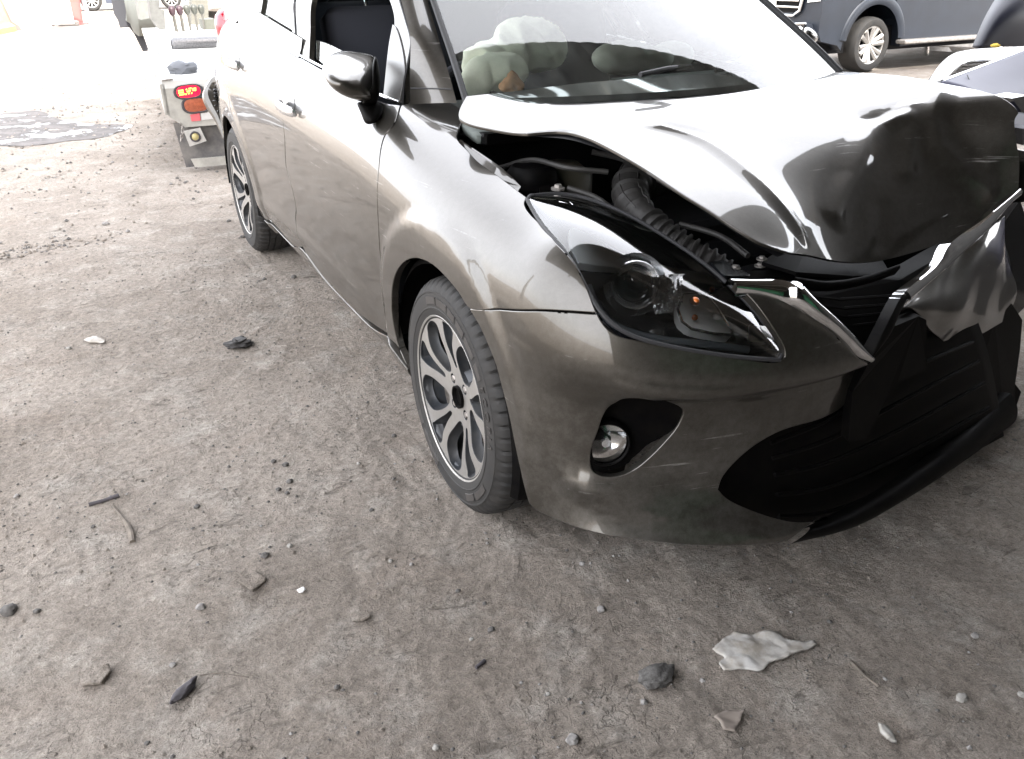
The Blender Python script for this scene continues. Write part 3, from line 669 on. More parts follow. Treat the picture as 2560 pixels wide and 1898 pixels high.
# ------------------------------------------------------------ hood, pushed up and folded at the front
def pxy(rows): return [[at(*p[:2], y=p[2]) for p in r] for r in rows]
HN = [
 [(1166, 240, .26), (1128, 304, .15), (1215, 322, .08), (1300, 338, .02), (1400, 328, -.06), (1540, 380, -.2), (1700, 480, -.38), (1850, 590, -.53), (1965, 640, -.57)],
 [(1230, 231, .27), (1225, 285, .165), (1300, 302, .09), (1390, 312, .02), (1520, 322, -.07), (1655, 372, -.2), (1790, 462, -.37), (1905, 560, -.52), (1985, 640, -.57)],
 [(1300, 222, .28), (1330, 262, .18), (1400, 280, .10), (1500, 292, .02), (1655, 322, -.08), (1760, 360, -.2), (1869, 432, -.36), (1950, 515, -.49), (2005, 634, -.57)],
 [(1400, 212, .29), (1430, 248, .18), (1490, 268, .09), (1590, 286, 0), (1728, 320, -.11), (1835, 358, -.22), (1925, 428, -.36), (2000, 520, -.485), (2055, 648, -.56)],
 [(1500, 203, .30), (1530, 235, .18), (1580, 258, .08), (1680, 280, -.03), (1800, 315, -.14), (1900, 362, -.25), (1980, 430, -.37), (2050, 530, -.48), (2110, 658, -.55)],
 [(1750, 182, .32), (1790, 205, .2), (1850, 222, .1), (1920, 242, 0), (2000, 285, -.12), (2080, 340, -.25), (2130, 415, -.36), (2170, 520, -.45), (2197, 657, -.53)],
 [(1960, 174, .32), (1990, 188, .2), (2040, 202, .1), (2100, 222, 0), (2160, 262, -.12), (2210, 310, -.24), (2260, 400, -.34), (2300, 500, -.43), (2317, 625, -.5)],
 [(2082, 178, .30), (2130, 184, .18), (2180, 192, .06), (2240, 205, -.06), (2310, 225, -.18), (2360, 262, -.28), (2400, 350, -.36), (2430, 450, -.42), (2455, 562, -.47)],
 [(2115, 179, .28), (2162, 183, .14), (2250, 189, 0), (2352, 204, -.15), (2440, 221, -.25), (2512, 243, -.33), (2556, 275, -.39), (2550, 380, -.42), (2548, 484, -.45)]]
for i_ in range(1, 9):
    for j_ in range(4, 9):
        q_ = HN[i_][j_]; kk = (.97, .92, .88, .85)[min(i_, 4)-1] if i_ < 8 else 1; HN[i_][j_] = (q_[0], q_[1], -.12+(q_[2]+.12)*kk if q_[2] < -.12 else q_[2])
HS = Surf(pxy(HN), None, .2)
if HS.N(np.array(4.), np.array(2.))[2] < 0: HS.sg = -1.
def creases(S, lines, noise_f=None):
    L = [(np.array([S.hit(*p) for p in pts]), amp, w) for pts, amp, w in lines]; S.bvh = None
    def f(u, v, P):
        d = np.zeros(u.shape); Q = np.stack([u, v], -1)
        for pts, amp, w in L:
            m = np.full(u.shape, 1e9)
            for a, b in zip(pts[:-1], pts[1:]):
                ab = b-a; t = np.clip(((Q-a)@ab)/max(ab@ab, 1e-9), 0, 1); m = np.minimum(m, np.linalg.norm(Q-a-t[..., None]*ab, axis=-1))
            d = d+amp*np.clip(1-np.sqrt(m*m+.0036)/w, 0, 1)**1.5
        if noise_f is not None: d = d+noise_f(u, v, P)
        return d
    S.disp = f
def hn(u, v, P):
    k = ss(3.6, 5.4, v)*(.2+.8*ss(3, 5.5, u))
    return k*(.003*np.sin(u*2.1+v*1.7)*np.sin(v*2.3-u*.9)) + .0012*np.sin(u*1.7)*np.sin(v*1.3)
creases(HS, [([(1655, 322), (1770, 362), (1869, 432), (1935, 495), (1995, 575)], .010, .45),
             ([(2238, 300), (2195, 318), (2165, 360), (2135, 440), (2085, 540)], .016, .38), 
             ([(2278, 268), (2276, 330), (2268, 430)], .013, .32), 
             ([(2345, 240), (2330, 300), (2345, 365), (2410, 430), (2468, 480)], .016, .35), ([(2468, 410), (2466, 480)], .009, .3), ([(2375, 300), (2440, 380)], -.008, .6),
             ([(2200, 520), (2203, 560), (2200, 610)], -.005, .3), ([(2090, 245), (2150, 290), (2200, 300)], -.006, .4)], hn)
h_out = [(1166, 240), (1154, 256), (1128, 304), (1170, 312), (1215, 321), (1262, 331), (1298, 339), (1318, 337), (1350, 331), (1400, 329), (1455, 340), (1540, 380), (1620, 428), (1700, 482), (1770, 534), (1850, 590), (1903, 608), (1960, 628), (2007, 640), (2055, 650), (2110, 657), (2197, 655), (2260, 642), (2317, 624), (2404, 586), (2455, 560), (2510, 512), (2546, 483),
         (2549, 401), (2541, 350), (2537, 300), (2553, 276), (2508, 246), (2438, 222), (2352, 204), (2250, 190), (2162, 183), (2120, 179), (2082, 178), (1960, 174), (1750, 182), (1500, 203), (1300, 222)]
E2 = .02
def hood_uv():
    o = []
    for p in h_out: q = HS.hit(*p); o.append(q)
    return o
patch('hood', HS, hood_uv(), M['paint'], CAR, corners=(0, 2, 6, 27, 31), h=.009, gap=.0005, depth=.006, raw=True, round_=.0015)
grid_surf('hood_inner_panel', HS, M['dark'], CAR, 40, 40, .12, 7.85, .12, 7.85, offset=-.010)

# ------------------------------------------------------------ headlight
lo = [(1318, 500), (1345, 552), (1390, 603), (1440, 662), (1484, 765), (1555, 840), (1700, 873), (1850, 895), (1948, 900)]
li = [(1332, 489, -.13), (1400, 482, -.14), (1470, 494, -.18), (1560, 530, -.26), (1650, 583, -.35), (1740, 642, -.44), (1817, 706, -.53), (1887, 776, -.61), (1960, 876, -.69)]
LN = []
for i, (a, b) in enumerate(zip(lo, li)):
    A = S1.P(*S1.hit(*a)); B = at(b[0], b[1], y=b[2]); D = np.array([-.35, -.55, .45]); s_ = math.sin(math.pi*min(1, (i+.6)/8.8))
    LN.append([A*(1-t)+B*t+D*(.055*math.sin(math.pi*t)**.8*s_) for t in (0, .2, .4, .6, .8, 1)])
LZ = Surf(LN, None, .2)
if LZ.N(np.array(4.), np.array(2.))@np.array([-.3, -1, .5]) < 0: LZ.sg = -1.
M['refl'] = mat('faceted_silver_reflector', (.92, .93, .94), .14, .8)
HL = empty('headlight', (0, 0, 0), parent=CAR)
grid_surf('lens', LZ, M['lens'], HL, 90, 40, 0, 8, 0, 5)
uu, vv = np.meshgrid(np.linspace(0, 8, 60), np.linspace(0, 5, 30), indexing='ij'); dep = .075*np.minimum(1, 3.2*np.minimum(np.minimum(vv/5, 1-vv/5), np.minimum(uu/8, 1-uu/8)*2.5))
Ph = LZ.P(uu, vv)-LZ.N(uu, vv)*(dep+.004)[..., None]
mesh_obj('housing', Ph.reshape(-1, 3), [(i*30+j, (i+1)*30+j, (i+1)*30+j+1, i*30+j+1)[::int(LZ.sg)] for i in range(59) for j in range(29)], M['gloss_black'], HL, True)
per = [LZ.P(u, 0.) for u in np.linspace(0, 8, 60)]+[LZ.P(8., v) for v in np.linspace(.2, 5, 12)]+[LZ.P(u, 5.) for u in np.linspace(7.9, 0, 60)]+[LZ.P(0., v) for v in np.linspace(4.8, .2, 12)]
MB().tube(per, .0042, 8, closed=True).build('gasket', M['seal'], HL, True)
MB().tube([LZ.P(u, 5.)+np.array([.004, .006, -.006]) for u in np.linspace(.3, 7.6, 50)], .006, 8).build('lens_rim', M['lensrim'] if 'lensrim' in M else M['gloss_black'], HL, True)
brow_lo = [(1446, 648), (1500, 656), (1560, 663), (1640, 677), (1730, 695), (1812, 708)]
brow_up = [(1817, 707), (1787, 684), (1703, 663), (1602, 638), (1535, 611), (1480, 578), (1432, 560), (1420, 600)]
M['brow'] = mat('satin_silver_trim', (.55, .58, .58), .3, .15, coat=.3)
patch('brow_trim', LZ, brow_lo+brow_up, M['brow'], HL, corners=(0, 5, 6), h=.012, gap=0, depth=.02, offset=-.008)
patch('upper_trim', LZ, [(1334, 500), (1400, 492), (1470, 503), (1560, 538), (1650, 590), (1740, 650), (1815, 704), (1787, 683), (1703, 662), (1602, 637), (1535, 610), (1480, 577), (1425, 590), (1380, 560)], M['gloss_black'], HL, corners=(0, 6, 12), h=.012, gap=0, depth=.02, offset=-.016)
patch('outer_trim', LZ, [(1400, 612), (1440, 650), (1560, 664), (1520, 690), (1500, 730), (1530, 790), (1600, 838), (1700, 860), (1600, 848), (1560, 838), (1510, 800), (1490, 760), (1462, 695), (1430, 652)], M['gloss_black'], HL, corners=(0, 2, 7), h=.012, gap=0, depth=.015, offset=-.02)
def inside(px, py, d): p = LZ.P(*LZ.hit(px, py)); r_ = ray(px, py); return p+r_/np.linalg.norm(r_)*d
def aim(p, dirv):
    z = Vector(dirv).normalized(); return Matrix.Translation(Vector(p)) @ z.to_track_quat('Z', 'Y').to_matrix().to_4x4()
def xf(mb, mtx): mb.v = [tuple(mtx @ Vector(p)) for p in mb.v]; return mb
fd = Vector((-.42, -.88, .22))
pc = inside(1588, 712, .045); mt_ = aim(pc, fd)
PJ = xf(MB().lathe([(.049, -.035), (.046, -.004), (.048, .004), (.046, .007), (.043, .005), (.040, -.006), (.036, -.012)], 48), mt_).build('projector_ring', M['refl'], HL, True, 50)
lensg = mat('projector_glass', (.01, .03, .035), .02, coat=1., spec=.9)
xf(MB().lathe([(.0001, .020), (.010, .019), (.020, .015), (.028, .007), (.033, -.003), (.035, -.012)], 40), mt_).build('projector_lens', lensg, HL, True, 80)
xf(MB().lathe([(.047, -.035), (.054, -.024), (.059, -.012), (.061, -.004)], 48), mt_).build('projector_bowl', M['refl'], HL, True, 60)
# faceted reflector between projector and indicator
b = MB(); q0 = inside(1665, 735, .05); mt2 = aim(q0, fd+Vector((.1, 0, .1)))
K = 13; v = []; f = []
rs = random.Random(4)
for i in range(K):
    for j in range(K): v.append(((i-6)*.0048, (j-6)*.0062, -.022+.0008*((i-6)**2+(j-6)**2*.8)*.9+rs.uniform(-.006, .006)))
for i in range(K-1):
    for j in range(K-1): f.append((i*K+j, (i+1)*K+j, (i+1)*K+j+1, i*K+j+1))
xf(b.add(v, f), mt2).build('reflector', M['refl'], HL)
# indicator: bowl, amber bulb, ribbed clear cover
q1 = inside(1785, 762, .045); mt3 = aim(q1, fd+Vector((.15, 0, 0))); M['amber'] = mat('amber_bulb', (.5, .13, .02), .15, spec=.6); M['cover'] = mat('frosted_clear_cover', (.92, .92, .9), .3, .1, coat=.5)
iv = [(1722, 706), (1756, 704), (1790, 716), (1812, 742), (1832, 775), (1852, 805), (1846, 814), (1800, 812), (1742, 800), (1718, 780), (1708, 748)]
ind = patch('indicator', LZ, iv, M['cover'], HL, h=.006, gap=0, depth=.02, offset=-.030, lift=lambda u, v, P: -.006*np.sin(np.linspace(0, 1, len(u))*0+P[:, 0]*1300)*.12)
xf(MB().lathe([(.0001, .020), (.005, .018), (.0085, .010), (.009, 0), (.007, -.008)], 20), aim(inside(1735, 752, .018), fd)).build('bulb', M['amber'], HL, True, 60)
for px_, py_ in ((1780, 724), (1737, 794)):
    xf(MB().lathe([(.0001, .002), (.005, .0015), (.006, 0)], 14), aim(inside(px_, py_, .022), fd)).build('amber_reflection_dot', M['amber'], HL, True, 60)
MB().tube([LZ.P(*LZ.hit(*p))-LZ.N(*LZ.hit(*p))*.028 for p in iv+iv[:1]], .0028, 8).build('indicator_frame', M['chrome'], HL, True)
# daytime strip along the lower edge
dr = [(1478, 700), (1500, 752), (1535, 795), (1590, 822), (1660, 838), (1740, 848), (1820, 856), (1885, 862)]
drp = [LZ.P(*LZ.hit(*p))-LZ.N(*LZ.hit(*p))*.02 for p in dr]
MB().tube(smooth_loop(drp, (), False, 6), .0075, 10).build('light_guide', mat('smoked_light_guide', (.09, .10, .11), .15, coat=.8), HL, True)
MB().box((0, 0, 0), (.05, .03, .004)).build('reflector_chip', M['cover'], HL).matrix_local = aim(inside(1905, 835, .018), (-.5, -.8, .3))

# ------------------------------------------------------------ fog lamp recess
fg = [S1.hit(*p) for p in fog]; fgc = np.mean(fg, 0)
patch('fog_lamp_bezel', S1, [tuple(fgc+(q-fgc)*1.03) for q in fg], M['black'], CAR, h=.008, gap=0, depth=.03, offset=-.006, raw=True,
      lift=lambda u, v, P: -.038*ss(0, .5, 1-np.sqrt(((u-fgc[0])/1.05)**2+((v-fgc[1])/3.6)**2)))
fc = S1.P(*S1.hit(1528, 1124)); fdv = Vector((-.35, -.93, .05)); fcm = aim(Vector(fc)-fdv*-.012*-1+Vector((0, .012, 0)), fdv)
FLm = xf(MB().lathe([(.052, -.03), (.050, .002), (.046, .006), (.043, .003)], 40), fcm).build('fog_lamp', M['black'], CAR, True, 50)
xf(MB().lathe([(.0001, .012), (.02, .010), (.034, .005), (.043, .001)], 40), fcm).build('fog_lens', M['lens'], FLm, True, 80)
xf(MB().lathe([(.0001, -.022), (.012, -.021), (.03, -.012), (.043, .0)], 40), fcm).build('fog_reflector', M['chrome'], FLm, True, 80)
xf(MB().lathe([(.0001, .0), (.009, -.001), (.010, -.02)], 14), fcm).build('fog_bulb_shield', M['silver'], FLm, True, 50)

# ------------------------------------------------------------ grille: chrome wing, black mouth, slats
def strip(name, up, dn, mat_, bulge=.010, parent=CAR, n=40):
    """bar between two edges, rounded outward"""
    U = smooth_loop(up, (), False, 8); D = smooth_loop(dn, (), False, 8)
    t = np.linspace(0, 1, n)
    def rs_(L): L = np.array(L); s = np.r_[0, np.cumsum(np.linalg.norm(np.diff(L, axis=0), axis=1))]; s /= s[-1]; return np.stack([np.interp(t, s, L[:, k]) for k in range(3)], 1)
    U = rs_(U); D = rs_(D); T_ = np.gradient(U+D, axis=0); W_ = U-D; Nn = np.cross(T_, W_); Nn /= np.linalg.norm(Nn, axis=1, keepdims=True)
    if (Nn@np.array([-.3, -1, .3])).mean() < 0: Nn = -Nn
    rows = []
    for a in np.linspace(-.08, 1.08, 11):
        s_ = min(max(a, 0), 1); c = D*(1-s_)+U*s_; hgt = bulge*math.sin(math.pi*s_)**.6 if 0 < s_ < 1 else 0
        if a < 0 or a > 1: hgt = -.02
        rows.append(c+Nn*hgt)
    P_ = np.array(rows); m = len(rows)
    fs = [(i*n+j, i*n+j+1, (i+1)*n+j+1, (i+1)*n+j) for i in range(m-1) for j in range(n-1)]
    o = mesh_obj(name, P_.reshape(-1, 3), fs, mat_, parent, True, sharp=50); return o
cdn = [(1838, 722), (1903, 735), (1966, 759), (2024, 796), (2076, 828), (2112, 860), (2145, 891), (2168, 903)]
cup = [(1818, 697), (1890, 698), (1962, 700), (2000, 716), (2041, 750), (2093, 795), (2145, 850), (2176, 889)]
D3 = [S1.P(*S1.hit(*p))+np.array([-.002, -.008, 0]) for p in cdn]
U3 = [at(p[0], p[1], y=d[1]+.006+.02*(1-i/7)) for i, (p, d) in enumerate(zip(cup, D3))]
strip('chrome_grille_wing', U3, D3, M['chrome'], .009)
yv = D3[-1][1]
rup = [(2176, 886, yv), (2214, 812, yv+.01), (2248, 745, yv+.04), (2262, 727, yv+.05), (2352, 648, yv+.11), (2366, 617, yv+.12), (2455, 549, yv+.19), (2524, 493, yv+.24), (2548, 472, yv+.26)]
rdn = [(2170, 905, yv), (2222, 840, yv+.01), (2254, 772, yv+.035), (2275, 752, yv+.045), (2370, 668, yv+.105), (2400, 640, yv+.12), (2478, 566, yv+.185), (2530, 506, yv+.235), (2552, 488, yv+.25)]
strip('grille_wing_base', P2(rup[:4]), P2(rdn[:4]), M['black'], .006)
strip('bent_chrome_wing', P2(rup[2:]), P2(rdn[2:]), M['chrome'], .006)
# crumpled far corner of the bumper
CN = [[(2250, 772, -.62), (2262, 778, -.62), (2285, 790, -.62), (2300, 815, -.61), (2312, 862, -.59)],
      [(2300, 728, -.58), (2320, 750, -.60), (2330, 780, -.61), (2340, 812, -.60), (2345, 856, -.57)],
      [(2360, 672, -.53), (2375, 703, -.56), (2387, 745, -.58), (2394, 790, -.57), (2402, 852, -.54)],
      [(2420, 618, -.47), (2434, 660, -.51), (2444, 715, -.53), (2449, 775, -.53), (2452, 840, -.50)],
      [(2478, 566, -.42), (2486, 620, -.46), (2494, 690, -.48), (2502, 755, -.48), (2499, 812, -.45)],
      [(2512, 535, -.37), (2520, 600, -.40), (2530, 680, -.42), (2540, 735, -.43), (2532, 795, -.40)]]
CS = Surf(pxy(CN), lambda u, v, P: .006*np.sin(u*1.9+1)*np.sin(v*1.8)+.002*np.sin(u*4+v*2.3), .2)
if CS.N(np.array(2.), np.array(2.))[1] > 0: CS.sg = -1.
patch('crumpled_bumper_corner', CS, [('uv', .05, .05), ('uv', 1, .03), ('uv', 3, .02), ('uv', 4.95, .05), ('uv', 4.9, 1.5), ('uv', 4.97, 3), ('uv', 4.6, 3.9), ('uv', 3, 3.95), ('uv', 1.2, 3.97), ('uv', .6, 3.2), ('uv', .3, 1.6)], M['paint'], CAR, corners=(0, 3, 6, 8), h=.01, gap=0, depth=.012)
# upper grille: dark honeycomb panel set back, mounting panel, trim lip
UG = P2([(1800, 700, -.50), (1990, 690, -.50), (2250, 700, -.50), (2420, 600, -.38), (2350, 700, -.5), (2262, 800, -.56), (2190, 900, -.62), (2080, 850, -.60), (1960, 760, -.57)])
slab(UG, (0, .05, 0), 'upper_grille_panel', M['black'], CAR)
for k in range(7):
    ya = -.60+.008*k; z0 = 735+k*22
    MB().tube([at(1985+k*24, z0, y=ya), at(2100+k*10, z0+14, y=ya-.004), at(2245-k*9, z0+4, y=ya)], .004, 6).build('grille_slat', M['black'], CAR, True)
slab(P2([(1905, 655, -.47), (2040, 560, -.25), (2140, 590, -.25), (2200, 640, -.35), (2230, 690, -.46), (2130, 690, -.50), (1990, 680, -.52)]), (0, .0, -.008), 'radiator_support', M['steel_dark'] if 'steel_dark' in M else M['black'], CAR)
slab(P2([(1775, 655, -.46), (1808, 650, -.43), (1860, 676, -.44), (1882, 690, -.48), (1812, 690, -.52)]), (0, 0, -.006), 'mounting_bracket', M['gloss_black'], CAR)
strip('grille_top_lip', P2([(1985, 694, -.54), (2070, 703, -.55), (2160, 690, -.55), (2245, 662, -.54)]), P2([(1985, 700, -.55), (2070, 716, -.56), (2165, 704, -.56), (2250, 672, -.55)]), M['black'], .004)
for px_, py_ in ((1838, 668), (1900, 662), (1905, 645)):
    c_ = at(px_, py_, y=-.455); MB().lathe([(.0001, .004), (.006, .004), (.0065, 0), (.012, -.001), (.012, -.004)], 12, 'z', tuple(c_)).build('bolt', M['steel'], CAR)
# lower mouth
MN = [[(1785, 1150), (1780, 1200), (1800, 1250)], [(1850, 1090), (1850, 1170), (1850, 1290)], [(1950, 1040), (1950, 1150), (1950, 1315)], [(2050, 1000), (2060, 1120), (2060, 1310)], [(2130, 920), (2160, 1080), (2180, 1260)], [(2230, 850), (2270, 1030), (2300, 1200)], [(2330, 820), (2380, 960), (2420, 1140)], [(2440, 790), (2480, 900), (2510, 1090)]]
MY = [-.61, -.62, -.63, -.63, -.62, -.60, -.57, -.52]
MS = Surf([[at(a, b_, y=y) for a, b_ in r_] for r_, y in zip(MN, MY)], None, .25)
if MS.N(np.array(2.), np.array(1.))[1] > 0: MS.sg = -1.
grid_surf('lower_grille_panel', MS, M['black'], CAR, 30, 12, thick=.02)
for k in range(5):
    v_ = .35+.36*k; pts = [MS.P(u, v_)+np.array([-.004, -.022, 0]) for u in np.linspace(1.6+.05*k, 6.6, 24)]
    MB().tube(pts, .0055, 6).build('lower_grille_slat', M['black'], CAR, True)
slab(P2([(2221, 822, -.66), (2297, 791, -.64), (2316, 800, -.64), (2318, 925, -.64), (2245, 953, -.66), (2200, 1030, -.67), (2166, 1098, -.68), (2121, 1105, -.69), (2131, 981, -.68), (2170, 912, -.68)]), (.01, .03, 0), 'number_plate_bracket', M['plastic_brown'] if 'plastic_brown' in M else M['black'], CAR)
strip('broken_lip', P2([(2020, 1318, -.72), (2120, 1275, -.70), (2250, 1200, -.66), (2400, 1090, -.58), (2520, 980, -.48)]), P2([(1972, 1362, -.745), (2130, 1320, -.72), (2260, 1250, -.68), (2420, 1145, -.60), (2530, 1060, -.50)]), M['black'], .02)
slab(P2([(2486, 800, -.46), (2530, 760, -.44), (2556, 800, -.42), (2550, 874, -.42), (2538, 960, -.42), (2553, 980, -.42), (2538, 1024, -.42), (2535, 1064, -.42), (2517, 1104, -.43), (2483, 1111, -.45), (2400, 1120, -.48), (2380, 850, -.48)]), (.02, .12, 0), 'torn_arch_liner', M['black'], CAR)
slab(P2([(2508, 560, -.15), (2550, 500, -.15), (2570, 560, -.15), (2570, 760, -.15), (2530, 800, -.15), (2500, 700, -.15)]), (.02, .25, 0), 'broken_headlight_housing', M['gloss_black'], CAR)
c_ = at(2438, 915, y=-.49); MB().lathe([(.0001, -.004), (.011, -.004), (.012, 0)], 18, 'y', tuple(c_)).build('light_spot_disc', mat('pale_light_spot', (.6, .57, .45), .4), CAR)  # pale disc stands in for light showing through a hole
# engine bay
MB().box((0, .35, .68), (1.24, .04, .44)).build('bulkhead', M['dark'], CAR)
MB().box((-.66, 0, .60), (.06, .8, .34)).build('inner_wing', M['dark'], CAR); MB().box((.6, .12, .60), (.06, .66, .34)).build('inner_wing', M['dark'], CAR)
MB().box((0, .0, .50), (.62, .46, .34), bev=.04).box((-.12, -.02, .69), (.4, .3, .06), bev=.02).build('engine_block', M['dark'], CAR)
slab([(-.6, -.34, .64), (.5, -.30, .64), (.5, -.30, .3), (-.6, -.34, .3)], (0, .03, 0), 'radiator', M['dark'], CAR)
M['hose'] = mat('ribbed_black_hose', (.028, .026, .024), .6, noise_amt=.25, noise_scale=60)
hp = smooth_loop([at(*p[:2], y=p[2]) for p in ((1640, 440, .02), (1585, 455, -.02), (1580, 505, -.09), (1625, 560, -.18), (1700, 615, -.26), (1790, 665, -.33), (1860, 720, -.38))], (), False, 22)
rad = np.interp(np.arange(len(hp)), [0, 20, 60, len(hp)], [.052, .05, .036, .026])
rr_ = [r_*(1.07 if i % 9 < 2 else .96) if i < 62 else r_*(1.16 if i % 5 < 2 else .9) for i, r_ in enumerate(rad)]
MB().tube(hp, rr_, 24).build('intake_hose', M['hose'], CAR, True, 60)
b = MB()
for k in range(3):
    a = 1.2+k*1.1; pts = []
    for i in range(2, 60, 4):
        t_ = Vector(hp[i+1]-hp[i-1]).normalized(); e_ = Vector((0, 0, 1)).cross(t_).normalized(); g_ = t_.cross(e_); pts.append(Vector(hp[i])+(e_*math.cos(a)+g_*math.sin(a))*rr_[i]*1.01)
    b.tube(pts, .002, 5)
b.build('hose_rib', M['hose'], CAR, True)
tw = at(1330, 440, y=.12); MB().lathe([(.0001, .03), (.05, .028), (.062, .015), (.066, -.01), (.08, -.02), (.082, -.08)], 32, 'z', tuple(tw)).build('strut_mount', M['black'], CAR, True, 40)
slab([at(1348, 468, y=-.02), at(1400, 462, y=-.02), at(1392, 490, y=-.05), at(1352, 492, y=-.05)], (0, 0, -.03), 'relay_box', M['black'], CAR)
for pts_ in (((1250, 420, .22), (1330, 400, .12), (1420, 420, .0), (1520, 430, -.05)), ((1420, 470, -.05), (1500, 500, -.12), (1600, 600, -.25)), ((1700, 560, -.2), (1800, 590, -.3), (1870, 640, -.4)), ((1480, 380, .1), (1560, 400, .05), (1680, 470, -.1))):
    MB().tube(smooth_loop([at(a_, b_, y=y_) for a_, b_, y_ in pts_], (), False, 6), .007, 8).build('wiring_loom', M['hose'], CAR, True)
MB().box((.28, -.02, .70), (.26, .18, .2), bev=.02).build('battery', M['black'], CAR); MB().box((-.42, .2, .74), (.16, .14, .16), bev=.03).build('coolant_bottle', mat('yellowed_bottle', (.12, .11, .08), .5), CAR, True, 50)
for q_ in ((1395, 468), (1440, 520), (1620, 640)): c_ = at(*q_, y=-.1); MB().lathe([(.0001, .006), (.008, .006), (.009, 0), (.016, -.001), (.016, -.006)], 10, 'z', tuple(c_)).build('bolt', M['steel'], CAR)
# flange along the fender inner edge
fl = [(1150, 345), (1180, 365), (1215, 388), (1250, 412), (1283, 440), (1302, 462)]
F3 = [at(a, b_, y=y) for (a, b_), y in zip(fl, (.24, .2, .13, .05, -.02, -.07))]
slabv = [p+np.array([.0, 0, -.004]) for p in F3]+[p+np.array([-.035, -.02, -.03]) for p in F3[::-1]]
slab(slabv, (0, 0, -.004), 'fender_flange', M['flange'] if 'flange' in M else M['paint'], CAR)
# ------------------------------------------------------------ greenhouse
zb = lambda y: float(np.interp(y, [.15, .45, .6, 1.2, 1.5, 2.25, 2.8, 3.2], [.955, .965, .968, 1.003, 1.015, 1.088, 1.105, 1.11]))
xb = lambda y: float(np.interp(y, [.15, .4, .7, 2.5, 3.0, 3.2], [-.70, -.722, -.745, -.745, -.70, -.66]))
def gcol(y): return [(xb(y)+d*.36+max(0, d-.3)*.6, y-.0*d, zb(y)-.015+d) for d in (0, .1, .2, .3, .38, .46)]
GS = Surf([gcol(y) for y in (3.2, 3.0, 2.7, 2.3, 1.9, 1.5, 1.1, .8, .5, .25)], None, .2)
if GS.N(np.array(4.), np.array(2.))[0] > 0: GS.sg = -1.
def gp3(y, z): return tuple(GS.P(*GS.near((-.66, y, z))))
fr = [(1003, 262), (1018, 163), (1027, 102), (1014, 50), (1000, 0), gp3(.80, 1.32), gp3(1.0, 1.40), gp3(1.42, 1.44), (740, 0), (741, 70), (741, 141), (803, 165), (880, 212), (960, 255)]
win = [(773, 145), (776, 80), (780, 0), gp3(1.38, 1.385), gp3(1.05, 1.35), (972, 0), (985, 55), (974, 118), (961, 240), (885, 206), (803, 162)]
patch('front_door_frame', GS, fr, M['paint'], CAR, holes=[win], corners=(0, 4, 7, 10), hcorners={0: (0, 3, 8)}, h=.02, gap=.002, depth=.02)
rfr = [(738, 140), (737, 60), (735, 0), gp3(1.48, 1.44), gp3(2.0, 1.45), gp3(2.5, 1.40), gp3(2.85, 1.28), gp3(2.7, 1.10), gp3(2.3, 1.085)]
rwin = [(726, 128), (730, 60), (732, 0), gp3(1.53, 1.385), gp3(1.95, 1.39), gp3(2.28, 1.36), (657, 0), (649, 45), (645, 66)]
rwin2 = [gp3(2.42, 1.32), gp3(2.62, 1.26), gp3(2.70, 1.17), gp3(2.42, 1.14)]
patch('rear_door_frame', GS, rfr, M['paint'], CAR, holes=[rwin], corners=(0, 3, 6), hcorners={0: (0, 3, 8)}, h=.025, gap=.002, depth=.02)
for nm, hole, mt in (('rear_window', rwin, M['tint']),):
    patch(nm, GS, hole, mt, CAR, corners=(0, 3), h=.04, gap=-.012, depth=.004, offset=-.012)
for nm, hole in (('rear_window', rwin), ('front_window', win)):
    patch(nm, GS, hole, M['tint'], CAR, corners=(0, 3), h=.06, gap=-.012, depth=.004, offset=-.012, mirror=True)
patch('front_door_frame', GS, fr, M['paint'], CAR, holes=[win], corners=(0, 4, 7, 10), hcorners={0: (0, 3, 8)}, h=.05, gap=.002, depth=.02, mirror=True)
patch('rear_door_frame', GS, rfr, M['paint'], CAR, holes=[rwin], corners=(0, 3, 6), hcorners={0: (0, 3, 8)}, h=.05, gap=.002, depth=.02, mirror=True)
for sx in (1, -1):
    v = []; f = []
    for i, y in enumerate(np.linspace(1.5, 3.2, 24)): k_ = float(np.interp(y, [2.5, 3.2], [1, .93])); v += [(-.768*k_*sx, y, zb(y)-.05), (-.757*k_*sx, y, zb(y)-.02), (-.742*k_*sx, y, zb(y)+.01), (-.733*k_*sx, y, zb(y)+.045)]
    for i in range(23):
        for j in range(3): f.append((i*4+j, i*4+j+1, i*4+5+j, i*4+4+j)[::sx])
    mesh_obj('belt_panel', v, f, M['paint'], CAR, True)
# half-lowered pane left in the front door
patch('lowered_window', GS, [(776, 142), (777, 96), (800, 103), (830, 117), (860, 135), (885, 160), (905, 218), (880, 205), (803, 163)], M['glass_frost'] if 'glass_frost' in M else M['glass'], CAR, corners=(0, 1, 6), h=.03, gap=0, depth=.004, offset=-.02)
